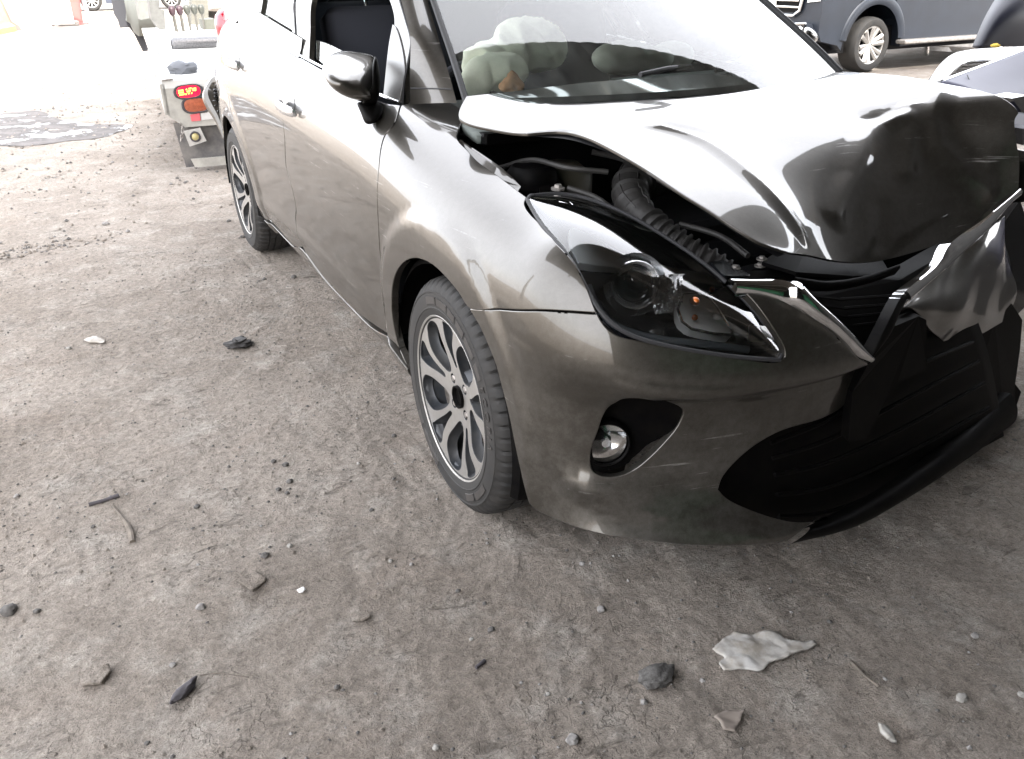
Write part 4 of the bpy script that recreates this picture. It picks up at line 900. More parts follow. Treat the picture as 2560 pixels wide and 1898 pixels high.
# window-sill moulding
def gtube(name, pts, r, m_, S=GS, off=.004, parent=CAR, n=8):
    uv = smooth_loop(S.uv(pts), (), False, 8); P_ = S.P(uv[:, 0], uv[:, 1])+S.N(uv[:, 0], uv[:, 1])*off; return MB().tube(P_, r, n).build(name, m_, parent, True)
gtube('sill_moulding', [(1000, 262), (960, 254), (880, 213), (803, 170), (742, 143)], .005, M['silver'], off=.002)
gtube('sill_moulding', [(738, 139), (690, 106), (645, 72), gp3(2.6, 1.10)], .005, M['silver'], off=.002)
gtube('door_seal', [(1004, 262), (1011, 205), (1020, 160), (1028, 102), (1015, 50), (1000, 0)], .0035, M['seal'], off=.0005)
gtube('door_seal', [(739, 141), (738, 60), (737, 0)], .005, M['seal'], off=-.001)
patch('mirror_sail', GS, [(962, 253), (961, 236), (974, 116), (984, 62), (992, 70), (1014, 165), (1001, 258)], mat('satin_grey_trim', (.20, .20, .20), .35, .4), CAR, corners=(0, 1, 3, 6), h=.015, gap=0, depth=.006, offset=.004)
# A-pillar
AL = [(1027, 262, -.722), (1022, 200, -.708), (1030, 102, -.685), (1016, 50, -.668), (1002, 0, -.652), (990, -60, -.632)]
AR = [(1142, 258, -.656), (1124, 190, -.640), (1103, 120, -.622), (1083, 50, -.602), (1069, 0, -.585), (1050, -60, -.568)]
a3 = [at(a, b, x=c) for a, b, c in AL]; r3 = [at(a, b, x=c) for a, b, c in AR]
for L_ in (a3, r3): d = L_[-1]-L_[-2]; L_ += [L_[-1]+d*1.3, L_[-1]+d*2.6+np.array([.0, .05, -.02])]
PS = Surf([[a*(1-t)+b*t+np.array([-.5, -.75, .25])*.016*math.sin(math.pi*t) for t in (0, .25, .5, .75, 1)] for a, b in zip(a3, r3)], None, .2)
for sx in (1, -1):
    o = grid_surf('a_pillar', PS, M['paint'], CAR, 40, 12, thick=.0)
    if sx < 0: o.scale = (-1, 1, 1)
gtube('pillar_seam', [('uv', .62, 0.1), ('uv', .55, 2), ('uv', .50, 3.9)], .002, M['seal'], S=PS, off=0)
# windscreen
wl_ = [(1168, 262, -.655), (1150, 200, -.640), (1124, 120, -.619), (1101, 55, -.600), (1083, 0, -.583), (1060, -60, -.566)]
w3 = [at(a, b, x=c) for a, b, c in wl_]; d = w3[-1]-w3[-2]; w3 += [w3[-1]+d*1.2, w3[-1]+d*2.4+np.array([0, .02, -.005])]
WN = []
for i, p in enumerate(w3):
    bow = .20-.012*i; row = []
    for t in (-1, -.92, -.7, -.35, 0, .35, .7, .92, 1): q = np.array([-p[0]*t, p[1]-bow*(1-abs(t)**2.2), p[2]+.004*(1-t*t)]); row.append(q)
    WN.append(row)
WS = Surf(WN, None, .25)
if WS.N(np.array(3.), np.array(4.))[2] < 0: WS.sg = -1.
ws = grid_surf('windscreen', WS, M['glass'], CAR, 60, 60)
MB().tube([WS.P(u, .0) for u in np.linspace(0, 6.9, 30)], .009, 8).build('windscreen_seal', M['seal'], CAR, True)
MB().tube([WS.P(u, 8.) for u in np.linspace(0, 6.9, 30)], .011, 8).build('windscreen_seal', M['seal'], CAR, True)
M['frit'] = mat('black_ceramic_border', (.03, .033, .035), .4)
grid_surf('ceramic_border', WS, M['frit'], CAR, 30, 6, v0=.03, v1=.14, offset=-.006); grid_surf('ceramic_border', WS, M['frit'], CAR, 30, 6, v0=7.86, v1=7.97, offset=-.006); grid_surf('ceramic_border', WS, M['frit'], CAR, 8, 40, 0.02, .30, .1, 7.9, offset=-.005)
# roof and tail
top = w3[-1]; RS = Surf([[(-.585+.0*i, y, z-.05), (-.50, y-.02, z-.005), (0, y-.05, z+.03), (.50, y-.02, z-.005), (.585, y, z-.05)] for i, (y, z) in enumerate(((top[1], top[2]+.01), (1.35, 1.49), (1.8, 1.50), (2.3, 1.475), (2.8, 1.41)))], None, .25)
if RS.N(np.array(2.), np.array(2.))[2] < 0: RS.sg = -1.
grid_surf('roof', RS, M['paint'], CAR, 30, 20, thick=.02)
TS = Surf([[(-.60*k, y, z), (-.3, y+.05, z), (0, y+.06, z), (.3, y+.05, z), (.60*k, y, z)] for y, z, k in ((2.8, 1.41, .98), (3.05, 1.2, 1.1), (3.18, 1.05, 1.22), (3.24, .85, 1.3), (3.22, .6, 1.33), (3.26, .5, 1.33), (3.18, .22, 1.3))], None, .25)
if TS.N(np.array(3.), np.array(2.))[1] < 0: TS.sg = -1.
patch('tailgate', TS, [('uv', 1.9, .1), ('uv', 1.9, 3.9), ('uv', 4, 3.9), ('uv', 4, .1)], M['paint'], CAR, corners='all', h=.06)
patch('rear_screen', TS, [('uv', .1, .1), ('uv', .1, 3.9), ('uv', 1.88, 3.9), ('uv', 1.88, .1)], M['tint'], CAR, corners='all', h=.06, depth=.004)
patch('rear_bumper', TS, [('uv', 4.05, .02), ('uv', 4.05, 3.98), ('uv', 6, 3.95), ('uv', 6, .05)], M['paint'], CAR, corners='all', h=.06)
M['red'] = mat('red_lamp_plastic', (.45, .01, .03), .12, coat=.8)
c_ = at(566, 62, y=3.13)
for sx in (1, -1):
    b = MB(); b.lathe([(.0001, .075), (.03, .07), (.055, .045), (.066, 0), (.06, -.06), (.04, -.12), (.0001, -.15)], 20, 'z'); b.v = [(sx*(c_[0]+x_*.9), c_[1]+y_*1.1, c_[2]+z_) for x_, y_, z_ in b.v]; b.build('tail_lamp', M['red'], CAR, True, 70)
cpo = [gp3(2.87, 1.27), gp3(3.0, 1.22), gp3(3.17, 1.17), gp3(3.19, 1.10), gp3(3.0, 1.105), gp3(2.72, 1.10)]
for mr_ in (False, True): patch('rear_pillar', GS, cpo, M['paint'], CAR, corners='all', h=.03, gap=0, depth=.02, mirror=mr_)
# torn rear bumper edge showing beside the wheel
bt = smooth_loop([at(a, b, y=y) for a, b, y in ((552, 192, 3.08), (540, 205, 3.1), (530, 228, 3.1), (527, 245, 3.08), (536, 268, 3.05), (552, 300, 3.0), (566, 345, 2.95))], (), False, 6)
MB().tube(bt, [.02+.022*math.sin(math.pi*i/(len(bt)-1)) for i in range(len(bt))], 10).build('rear_bumper_edge', M['paint'], CAR, True)
for k in range(9):
    q = bt[5+k*3]; MB().box((q[0]+.01, q[1]-.035, q[2]), (.03, .02, .018), bev=.004).build('bumper_clip', M['gloss_black'], CAR)

# ------------------------------------------------------------ door mirror
def loft(name, rings, mat_, parent=CAR, cap=True, sub=2):
    n = len(rings[0]); v = [p for r_ in rings for p in r_]; f = []
    for i in range(len(rings)-1):
        for k in range(n): f.append((i*n+k, i*n+(k+1) % n, (i+1)*n+(k+1) % n, (i+1)*n+k))
    if cap: f.append(tuple(range(n-1, -1, -1))); f.append(tuple(range((len(rings)-1)*n, len(rings)*n)))
    o = mesh_obj(name, v, f, mat_, parent, True)
    bm = bmesh.new(); bm.from_mesh(o.data); bmesh.ops.recalc_face_normals(bm, faces=bm.faces); bm.to_mesh(o.data); bm.free()
    m_ = o.modifiers.new('s', 'SUBSURF'); m_.levels = sub; m_.render_levels = sub; return o
# outline of the head as seen from the front, and the same shape drawn towards the tip of the cap
front = [(905, 132), (940, 135), (945, 165), (945, 250), (925, 258), (882, 252), (845, 236), (818, 212), (804, 180), (806, 155), (830, 132), (868, 124)]
Cn = (880, 190)
def ring(k, yr, dx=0, dy=0):
    """k: size; the flat top leans far back, the front stays near y=yr"""
    o = []
    for a, b in front:
        X_ = Cn[0]+(a-Cn[0])*k+dx; Y_ = Cn[1]+(b-Cn[1])*k+dy; t = max(0, (Cn[1]+14-Y_)/80.)
        o.append(at(X_, Y_, y=yr+.20*t**1.1))
    return o
MR = empty('door_mirror', parent=CAR)
loft('mirror_cap', [ring(.25, .474, 0, 6), ring(.6, .478, 0, 4), ring(.86, .488, 0, 1), ring(.97, .505), ring(1, .545), ring(.99, .60)], M['paint'], MR)
hr = [(938, 137), (943, 145), (951, 180), (951, 245), (940, 262), (905, 263), (905, 255), (926, 250), (932, 200), (930, 160)]
loft('mirror_housing', [[at(a, b, y=.485) for a, b in hr], [at(a, b, y=.54) for a, b in hr], [at(880+(a-880)*.97, b, y=.68) for a, b in hr]], M['black'], MR, sub=2)
loft('mirror_foot', [[at(a, b, y=y_) for a, b, y_ in ((881, 252, .54), (945, 252, .54), (948, 255, .60), (888, 252, .62))],
                     [at(a, b, y=y_) for a, b, y_ in ((884, 268, .52), (958, 262, .52), (965, 270, .60), (900, 262, .62))],
                     [at(a, b, y=y_) for a, b, y_ in ((898, 295, .50), (955, 290, .47), (962, 280, .56), (910, 285, .6))],
                     [at(a, b, y=y_) for a, b, y_ in ((908, 318, .50), (938, 316, .47), (945, 305, .52), (915, 310, .56))]], M['black'], MR)
# far mirror
fm = [(2008, 64), (2025, 66), (2042, 78), (2050, 92), (2046, 102), (2036, 112), (2018, 104), (2006, 90)]
loft('far_door_mirror', [[at(2028+(a-2028)*.4, 86+(b-86)*.4, y=.50) for a, b in fm], [at(2028+(a-2028)*.9, 86+(b-86)*.9, y=.53) for a, b in fm], [at(a, b, y=.64) for a, b in fm]], M['paint'], CAR)
# ------------------------------------------------------------ door handles
def handle(px, py, L, name='door_handle'):
    """pull bar standing off its cup"""
    c = S1.hit(px, py); p = S1.P(*c); N = S1.N(*c)
    H = empty(name, parent=CAR)
    yd = np.array([0, 1, .045]); yd /= np.linalg.norm(yd); up = np.array([0, 0, 1.])
    rings = []
    for t, off, w, th in ((-.5, .006, .013, .007), (-.48, .016, .018, .009), (-.40, .030, .020, .010), (-.2, .040, .020, .010), (.1, .041, .020, .010), (.36, .034, .020, .010), (.47, .018, .018, .009), (.5, .006, .013, .007)):
        c0 = p+yd*L*t+N*off; rings.append([c0+up*w*math.cos(a)+N*th*math.sin(a) for a in np.linspace(0, 2*math.pi, 9)[:-1]])
    loft('pull_bar', rings, M['silver'], H)
    cup = []
    for s_ in (1, .8, .55, .3, .05):
        row = []
        for a in np.linspace(0, 2*math.pi, 17)[:-1]:
            q = p+yd*(.042*math.cos(a)*s_)+up*(.006+.034*math.sin(a)*s_); t_ = S1.near(q); row.append(S1.P(*t_)+S1.N(*t_)*.0016)
        cup.append(row)
    o = mesh_obj('handle_cup', [q for r_ in cup for q in r_], [(i*16+k, i*16+(k+1) % 16, (i+1)*16+(k+1) % 16, (i+1)*16+k) for i in range(4) for k in range(16)], M['cup'], H, True)
    return H
M['cup'] = mat('dark_handle_recess', (.04, .04, .042), .35, coat=.5)
handle(728, 272, .175); handle(592, 162, .165)
# ------------------------------------------------------------ cabin
M['trim'] = mat('grey_green_dashboard', (.11, .125, .115), .75, noise_amt=.15, noise_scale=40, bump=.2, bump_scale=400)
M['seat'] = mat('dark_seat_fabric', (.02, .022, .03), .9)
M['bag'] = mat('cream_airbag_cloth', (.82, .80, .66), .8, noise_amt=.08, noise_scale=8, bump=.4, bump_scale=60)
DS = Surf([[(x, y+.06*abs(x/.66)**2*(1), z-.02*abs(x/.66)**2) for x in (-.66, -.4, 0, .4, .66)] for y, z in ((.14, .93), (.30, .955), (.48, .965), (.60, .95), (.68, .88), (.70, .70))], None, .25)
if DS.N(np.array(1.), np.array(2.))[2] < 0: DS.sg = -1.
DB = grid_surf('dashboard', DS, M['trim'], CAR, 30, 30, thick=.02)
MB().box((.30, .62, .93), (.50, .16, .05), bev=.02).build('glove_box_top', M['trim'], CAR)
MB().tube([tuple(DS.P(.8, v)+np.array([0, 0, .006])) for v in np.linspace(.3, 3.7, 20)], .006, 6).build('defroster_vent', M['black'], CAR, True)
MB().box((0, 1.4, .32), (1.5, 2.4, .04)).build('cabin_floor', M['dark'], CAR)
def blob(name, parts, mat_, parent, vox=.012, disp=.014, sc=14):
    bm = bmesh.new()
    for c, r_ in parts:
        g = bmesh.ops.create_icosphere(bm, subdivisions=3, radius=1)
        for vt in g['verts']: vt.co = Vector((vt.co.x*r_[0]+c[0], vt.co.y*r_[1]+c[1], vt.co.z*r_[2]+c[2]))
    me = bpy.data.meshes.new(name); bm.to_mesh(me); bm.free(); me.materials.append(mat_); o = bpy.data.objects.new(name, me); COL.objects.link(o); o.parent = parent
    m_ = o.modifiers.new('r', 'REMESH'); m_.mode = 'VOXEL'; m_.voxel_size = vox; m_.use_smooth_shade = True
    dg = bpy.context.evaluated_depsgraph_get(); me2 = bpy.data.meshes.new_from_object(o.evaluated_get(dg)); o.modifiers.clear(); o.data = me2
    me2.calc_loop_triangles(); ns = [v.normal.copy() for v in me2.vertices]
    for v, n_ in zip(me2.vertices, ns):
        q = Vector(v.co)*sc; d_ = mnoise.noise(q*.6)*disp*.5 + (.28-abs(mnoise.noise(Vector((q.x*1.1+q.z*.5, q.y, q.z*.5))+Vector((7, 0, 0)))))*disp*1.5 + (.2-abs(mnoise.noise(q*1.9)))*disp*.35; v.co += n_*d_
    me2.polygons.foreach_set('use_smooth', [True]*len(me2.polygons)); return o
def bp_(px, py, y, r_): c = at(px, py, y=y); return (tuple(c), r_)
ab = empty('airbag', parent=CAR)
blob('inflated_bag', [bp_(1310, 120, .80, (.13, .07, .085)), bp_(1345, 125, .82, (.09, .07, .075)), bp_(1250, 145, .76, (.10, .07, .06)), bp_(1215, 165, .70, (.07, .06, .07)), bp_(1240, 180, .62, (.10, .05, .045)), bp_(1195, 190, .62, (.04, .05, .05))], M['bag'], ab, .007, .026, 9)
c_ = at(1302, 133, y=.715); MB().lathe([(.0001, -.002), (.016, -.002), (.018, .001), (.018, .02)], 20, 'y', tuple(c_)).build('vent_hole', M['seal'], ab)
blob('passenger_airbag', [bp_(1560, 145, .9, (.13, .08, .06)), bp_(1620, 150, .88, (.10, .07, .05)), bp_(1680, 140, .95, (.08, .08, .05))], mat('dim_airbag_cloth', (.45, .45, .38), .85), ab, .014, .012, 9)
blob('soft_toy', [bp_(1280, 212, .42, (.030, .02, .022)), bp_(1280, 200, .43, (.018, .015, .025)), bp_(1266, 216, .42, (.02, .02, .014)), bp_(1295, 215, .42, (.016, .02, .014))], mat('tan_plush', (.42, .22, .12), .95), CAR, .005, .006, 60)
MB().tube([(-.36+.18*math.cos(a), .80+.05*math.sin(a), .84+.17*math.sin(a)) for a in np.linspace(0, 2*math.pi, 30)[:-1]], .016, 10, closed=True).build('steering_wheel', M['seat'], CAR, True)
for sx in (-.38, .38):
    s_ = empty('front_seat', parent=CAR)
    MB().box((sx, 1.25, .52), (.5, .5, .16), bev=.05).build('seat_cushion', M['seat'], s_, True, 60)
    MB().box((sx, 1.55, .86), (.48, .14, .60), Matrix.Rotation(R(-14), 3, 'X'), bev=.05).build('backrest', M['seat'], s_, True, 60)
    MB().box((sx, 1.66, 1.31), (.27, .09, .17), Matrix.Rotation(R(-10), 3, 'X'), bev=.04).build('headrest', M['seat'], s_, True, 60)
    for q in (-.06, .06): MB().tube([(sx+q, 1.61, 1.12), (sx+q, 1.65, 1.26)], .006, 8).build('headrest_post', M['chrome'], s_, True)
MB().box((0, 2.35, .85), (1.25, .16, .6), Matrix.Rotation(R(-16), 3, 'X'), bev=.05).build('rear_bench', M['seat'], CAR, True, 60)
for q in (-.45, 0, .45): MB().box((q, 2.47, 1.22), (.24, .08, .15), bev=.03).build('rear_headrest', M['seat'], CAR, True, 60)
# wipers and cowl
for a in (((1600, 187, .2), (1668, 172, .22), (1727, 166, .27)), ((1790, 176, .22), (1830, 168, .24), (1875, 165, .28), (1912, 172, .3))):
    MB().tube([at(x_, y_, y=d_-.06) for x_, y_, d_ in a], .007, 8).build('wiper', M['seal'], CAR, True)
MB().box((0, .26, .90), (1.3, .16, .03), bev=.01).build('cowl', M['black'], CAR)
# ------------------------------------------------------------ tow truck behind the car
M['white'] = mat('white_truck_paint', (.6, .6, .58), .4, noise_amt=.08, noise_scale=6, coat=.2)
M['whited'] = mat('dusty_shaded_truck_white', (.36, .35, .32), .55, noise_amt=.2, noise_scale=9)  # darker truck white; shade on its upright faces put into the colour
M['flap'] = mat('dusty_rubber_flap', (.05, .05, .055), .8, col2=(.16, .15, .14), noise_scale=6)
TT = empty('tow_truck', (0, 0, 0), label='white tow truck with a lit red tail lamp standing just behind the crashed car', cat='truck')
dk = [at(402, 203, z=.62), at(640, 187, z=.62)]; a_ = dk[0]; ax = (dk[1]-dk[0]); ax /= np.linalg.norm(ax); fw = np.array([.085, 1, 0]); fw /= np.linalg.norm(fw); ax = np.array([fw[1], -fw[0], 0])
def tp(x, y, z): return a_+ax*x+fw*y+np.array([0, 0, z-.62])
slab([tp(0, 0, .62), tp(2.1, 0, .62), tp(2.1, 6.2, .62), tp(0, 6.2, .62)], (0, 0, -.05), 'deck', M['white'], TT)
slab([tp(0, 0, .57), tp(2.1, 0, .57), tp(2.1, 0, .33), tp(.10, 0, .31), tp(.0, 0, .40)], tuple(fw*.08), 'rear_panel', M['whited'], TT)
slab([tp(-.012, 0, .60), tp(-.012, 3.0, .60), tp(-.012, 2.6, .52), tp(-.012, 1.0, .40), tp(-.012, 0, .40)], tuple(ax*.03), 'side_panel', M['whited'], TT)
slab([tp(.03, .06, .33), tp(.62, .06, .33), tp(.62, .02, .04), tp(.06, .02, .035)], tuple(fw*.02), 'mud_flap', M['flap'], TT)
slab([tp(.10, .03, .09), tp(.60, .03, .09), tp(.60, .03, .03), tp(.12, .03, .03)], tuple(fw*-.02), 'flap_weight_bar', M['whited'], TT)
for wx in (.42, 1.7): MB().lathe([(.12, -.12), (.25, -.12), (.28, -.08), (.28, .08), (.25, .12), (.12, .12)], 40, 'x').build('wheel', M['rubber'], TT, True, 40, loc=tuple(tp(wx, .75, .28)))
def tw(px, py, off=0):     # point of the rear panel plane seen at the pixel
    d = ray(px, py); n_ = fw; t = ((tp(0, 0, 0)-CP)@n_-off)/(d@n_); return CP+d*t
def lamp(name, cx_, cy_, dx, dy, mrim, mface, emis=None, tilt=0.):
    L_ = empty(name, parent=TT)
    def oval(s, off, n=28): return [tw(cx_+dx*s*(abs(math.cos(a))**.6)*np.sign(math.cos(a))+dy*s*tilt*math.sin(a), cy_-dx*s*.12*np.sign(math.cos(a))*abs(math.cos(a))**.6+dy*s*(abs(math.sin(a))**.8)*np.sign(math.sin(a)), off) for a in np.linspace(0, 2*math.pi, n+1)[:-1]]
    for nm, m_, rs_ in (('lamp_grommet', mrim, ((1.0, 0), (1.0, .012), (.92, .016), (.80, .010))), ('lamp_face', mface, ((.80, .011), (.6, .014), (.02, .016)))):
        R_ = [oval(s, o_) for s, o_ in rs_]; v = [p for r_ in R_ for p in r_]; f = [(i*28+k, i*28+(k+1) % 28, (i+1)*28+(k+1) % 28, (i+1)*28+k) for i in range(len(R_)-1) for k in range(28)]; mesh_obj(nm, v, f, m_, L_, True)
    return L_
M['grom'] = mat('dusty_black_grommet', (.05, .045, .05), .7, noise_amt=.3)
M['redlit'] = mat('lit_red_lens', (.5, .01, .03), .2, emit=(1, .01, .05, .35)); M['yel'] = mat('lit_led', (1, .6, .1), .3, emit=(1, .45, .05, 1.2)); M['amb'] = mat('dull_amber_lens', (.33, .09, .045), .3, noise_amt=.3, noise_scale=60)
L1 = lamp('tail_lamp', 471, 229, 37, 18, M['grom'], M['redlit'], tilt=.25); lamp('turn_lamp', 490, 263, 36, 20, M['grom'], M['amb'], tilt=.3)
for i, (x_, y_, w_) in enumerate(((452, 227, 6.5), (453, 232, 6.5), (455, 237, 6.5), (471, 229, 4), (474, 227, 3), (485, 222, 5), (486, 226, 4.5), (466, 224, 1.5), (473, 222, 1.5), (477, 221, 1.5), (465, 236, 1.5), (472, 234, 2), (479, 233, 1.5))):
    slab([tw(x_-w_, y_+w_*.1-1.6, .018), tw(x_+w_, y_-w_*.18-1.6, .018), tw(x_+w_, y_-w_*.18+1.4, .018), tw(x_-w_, y_+w_*.1+1.4, .018)], tuple(fw*-.003), 'led', M['yel'], L1)
slab([tw(475, 287, .004), tw(499, 283, .004), tw(502, 301, .004), tw(479, 304, .004)], tuple(fw*-.002), 'red_reflector_tape', mat('pink_red_reflector_tape', (.65, .13, .15), .4), TT)
slab([tw(502, 283, .004), tw(545, 278, .004), tw(549, 295, .004), tw(504, 301, .004)], tuple(fw*-.002), 'white_reflector_tape', mat('pale_reflector_tape', (.55, .54, .53), .4), TT)
pl = slab([tw(459, 328, .02), tw(500, 319, .02), tw(516, 352, .02), tw(474, 366, .02)], tuple(fw*-.012), 'lamp_plate', mat('greyish_plate', (.42, .41, .39), .5, noise_amt=.15), TT)
c_ = tw(488, 342, .036); mm = aim(c_, tuple(-fw))
xf(MB().lathe([(.036, -.01), (.036, .004), (.030, .008), (.024, .003)], 28), mm).build('marker_lamp_ring', M['grom'], pl, True, 40); xf(MB().lathe([(.0001, .010), (.015, .008), (.025, .002)], 24), mm).build('marker_lamp_lens', mat('yellowed_lens', (.42, .36, .17), .3), pl, True, 60)
ch = [tw(x_, y_, .03) for x_, y_ in ((452, 312), (455, 320), (457, 328), (456, 335), (454, 342), (452, 349))]
for i, p in enumerate(ch):
    q = Matrix.Translation(Vector(p)) @ Matrix.Rotation(i*1.57, 4, 'Z') @ Matrix.Rotation(.3, 4, 'X')
    xf(MB().tube([(.007*math.cos(a), 0, .013*math.sin(a)) for a in np.linspace(0, 2*math.pi, 13)[:-1]], .0028, 6, closed=True), q).build('chain_link', M['steel'], TT, True)
slab([tw(403, 200, .01), tw(433, 196, .01), tw(434, 199, .01), tw(404, 204, .01)], tuple(fw*.1), 'deck_hinge', M['steel'], TT)
slab([at(a, b, y=y) for a, b, y in ((374, 112, 7.6), (383, 120, 7.3), (388, 150, 6.2), (397, 172, 5.6), (404, 203, 4.75), (412, 242, 4.72), (400, 218, 5.0), (386, 186, 5.6), (380, 150, 6.5))], (.05, 0, 0), 'side_shade_strip', mat('side_shade_grey', (.10, .10, .10), .7), TT)  # dark strip that paints the shade on the truck's side
# levers
M['knob'] = mat('worn_lever_knob', (0.034, 0.036, 0.029), .5); M['knobr'] = mat('dark_red_lever_knob', (0.027, 0.010, 0.015), .5); M['lever'] = mat('plated_lever_rod', (0.110, 0.105, 0.094), .3, .8)
for (bx, by), (tx, ty), mk in (((440, 79), (431, 29), 'knobr'), ((457, 78), (450, 28), 'knobr'), ((477, 77), (468, 26), 'knob'), ((494, 76), (486, 25), 'knob'), ((511, 75), (504, 25), 'knob')):
    p0 = at(bx, by, z=.62); yq = p0[1]-.1; p1 = at(tx, ty, y=yq+.05); lv = MB().tube([p0, p1], .013, 8).build('lever', M['lever'], TT, True)
    k_ = at(tx-1, ty-1, y=yq+.05); MB().lathe([(.0001, .06), (.03, .052), (.042, .02), (.034, -.03), (.015, -.055)], 14, 'z', tuple(k_)).build('knob', M[mk], lv, True, 60)
for (bx, by), (tx, ty) in (((444, 80), (435, 40)), ((461, 79), (453, 38))): p0 = at(bx, by, z=.62); MB().tube([p0, at(tx, ty, y=p0[1]-.05)], .013, 8).build('lever', M['lever'], TT, True)
def cluster(name, pts, vec, m_, parent=None, **k):
    o = slab(pts, vec, name, m_, parent)
    if k: tag(o, **k)
    return o
def PY(pts, y): return [at(a, b, y=y) for a, b in pts]
cluster('hydraulic_cover', PY([(508, 50), (536, 47), (541, 76), (513, 76)], 9.9), (0, .35, 0), mat('grey_green_cover', (0.063, 0.065, 0.052), .6, noise_amt=.1), TT)
cluster('side_post', PY([(372, 0), (400, 0), (398, 22), (411, 26), (415, 75), (400, 75), (384, 55), (377, 45)], 9.6), (.0, .2, 0), mat('worn_grey_steel', (0.071, 0.071, 0.067), .6, noise_amt=.2), TT)
cluster('tool_box_panel', PY([(343, 0), (372, 0), (377, 18), (379, 45), (352, 50)], 10.4), (0, .3, 0), mat('pale_grey_panel', (0.105, 0.109, 0.100), .6, noise_amt=.1), TT)
cluster('upper_frame', PY([(480, 0), (520, 0), (522, 62), (478, 62)], 10.6), (0, .25, 0), mat('beige_steel_frame', (0.088, 0.084, 0.069), .6, noise_amt=.15), TT)
cluster('brown_storage_bin', PY([(520, 24), (600, 22), (600, 72), (534, 73), (522, 60)], 10.9), (0, .5, .0), mat('brown_bin', (0.042, 0.034, 0.029), .7, noise_amt=.2), TT)
cluster('bin_lid', PY([(520, 28), (532, 22), (598, 19), (600, 24), (560, 29)], 10.8), (0, .5, .02), mat('pale_bin_lid', (0.088, 0.071, 0.058), .7), TT)
# truck front wheel, dark mudguard
cluster('mudguard', PY([(272, 0), (278, 0), (285, 36), (294, 50), (300, 70), (321, 66), (335, 85), (357, 129), (346, 60), (336, 0), (320, -30), (280, -30)], 12.2), (.25, .12, 0), mat('dusty_dark_mudguard', (0.027, 0.028, 0.034), .6), TT)
wv_ = at(318, -5, y=12.1); MB().lathe([(.0001, -.04), (.2, -.04), (.3, -.07), (.33, -.03), (.45, .0), (.5, .05), (.5, .3)], 36, 'x', tuple(wv_)).build('front_wheel', mat('dusty_rim_grey', (0.114, 0.122, 0.114), .6), TT, True, 40)
# things lying on the deck
def lump(name, c, r_, m_, seed=0, sub=3, rough=.35, **k):
    bm = bmesh.new(); bmesh.ops.create_icosphere(bm, subdivisions=sub, radius=1)
    for vt in bm.verts:
        q = vt.co*1.3+Vector((seed*3.1, seed, 0)); s = 1+rough*mnoise.fractal(q, .9, 2, 4); vt.co = Vector((vt.co.x*r_[0]*s, vt.co.y*r_[1]*s, vt.co.z*r_[2]*s))
    me = bpy.data.meshes.new(name); bm.to_mesh(me); bm.free(); me.polygons.foreach_set('use_smooth', [True]*len(me.polygons)); me.set_sharp_from_angle(angle=R(40)); me.materials.append(m_)
    o = bpy.data.objects.new(name, me); COL.objects.link(o); o.location = tuple(c); return tag(o, **k) if k else o
lump('cloth_bundle', at(458, 172, z=.65), (.10, .09, .05), mat('slate_grey_cloth', (0.094, 0.099, 0.110), .9), 3, label='crumpled slate-grey rag lying on the white truck deck', cat='rag')
cp_ = tuple(at(517, 108, z=.66)); b = MB(); b.lathe([(.05, -.32), (.062, -.30), (.062, .38), (.05, .40), (.0001, .40)], 24, 'x', cp_); tag(b.build('winch_drum', mat('grey_cable_drum', (0.125, 0.125, 0.129), .4, .6, noise_amt=.3, noise_scale=80), None, True, 40), 'grey cylindrical winch drum lying across the truck deck', 'winch')
g = MB(); gc = at(535, 148, z=.625)
for i in range(-7, 8):
    for j in range(-5, 6):
        if (i/7.5)**2+(j/5.5)**2 < 1: g.box((gc[0]+i*.055, gc[1]+j*.13, gc[2]+.008), (.045, .012, .010), Matrix.Rotation(.7 if (i+j) % 2 else -.7, 3, 'Z'))
o = g.build('tread_pattern', mat('bare_tread_plate', (.38, .41, .44), .4, .7), TT); tag(o, kind='stuff')
# ------------------------------------------------------------ far left background
M['orange'] = mat('faded_red_barrier_plastic', (.62, .11, .10), .5); M['orange2'] = mat('orange_barrier_plastic', (.8, .30, .08), .5)
def barrier(px0, px1, py, hgt, m_, lab, y0=None):
    p0 = at(px0, py, z=0); p1 = at(px1, py-(px1-px0)*.2, z=0); d_ = (p1-p0); L_ = np.linalg.norm(d_); ang = math.atan2(d_[1], d_[0])
    prof = [(-.30, 0), (-.30, .12), (-.20, .2), (-.10, hgt), (.10, hgt), (.20, .2), (.30, .12), (.30, 0)]
    B_ = MB().prism([(a, b) for a, b in prof], L_, lambda a, b, c: (c, a, b)); o = B_.build('barrier', m_, None, loc=tuple(p0)); o.rotation_euler = (0, 0, ang); tag(o, lab, 'barrier', 'plastic road barriers'); return o
barrier(-70, 8, 95, .75, M['orange2'], 'orange plastic road barrier at the left edge, in front of the red one'); 
pb = at(18, 78, z=0); MB2 = MB().prism([(-.9, 0), (.32, 0), (.30, .10), (.16, .22), (.0, .98), (-.9, .98)], .5, lambda a, b, c: (a, c, b)); o = MB2.build('barrier', M['orange'], None, loc=tuple(pb)); o.rotation_euler = (0, 0, R(5)); tag(o, 'red plastic road barrier with a sloping end beside the white hoarding', 'barrier', 'plastic road barriers')
WB = empty('white_hoarding', label='long white hoarding board standing on dark feet behind the barriers', cat='hoarding')
slab([at(30, 63, z=.12), at(186, 59, z=.12), at(186, 59, z=.12)+np.array([0, 0, 1.9]), at(30, 63, z=.12)+np.array([0, 0, 1.9])], (0, .06, 0), 'board', mat('white_board', (.8, .8, .8), .6), WB)
for px_ in (45, 110, 172): c_ = at(px_, 64, z=0); MB().box((c_[0], c_[1], .06), (.5, .5, .12), bev=.02).build('foot', M['steel'], WB)
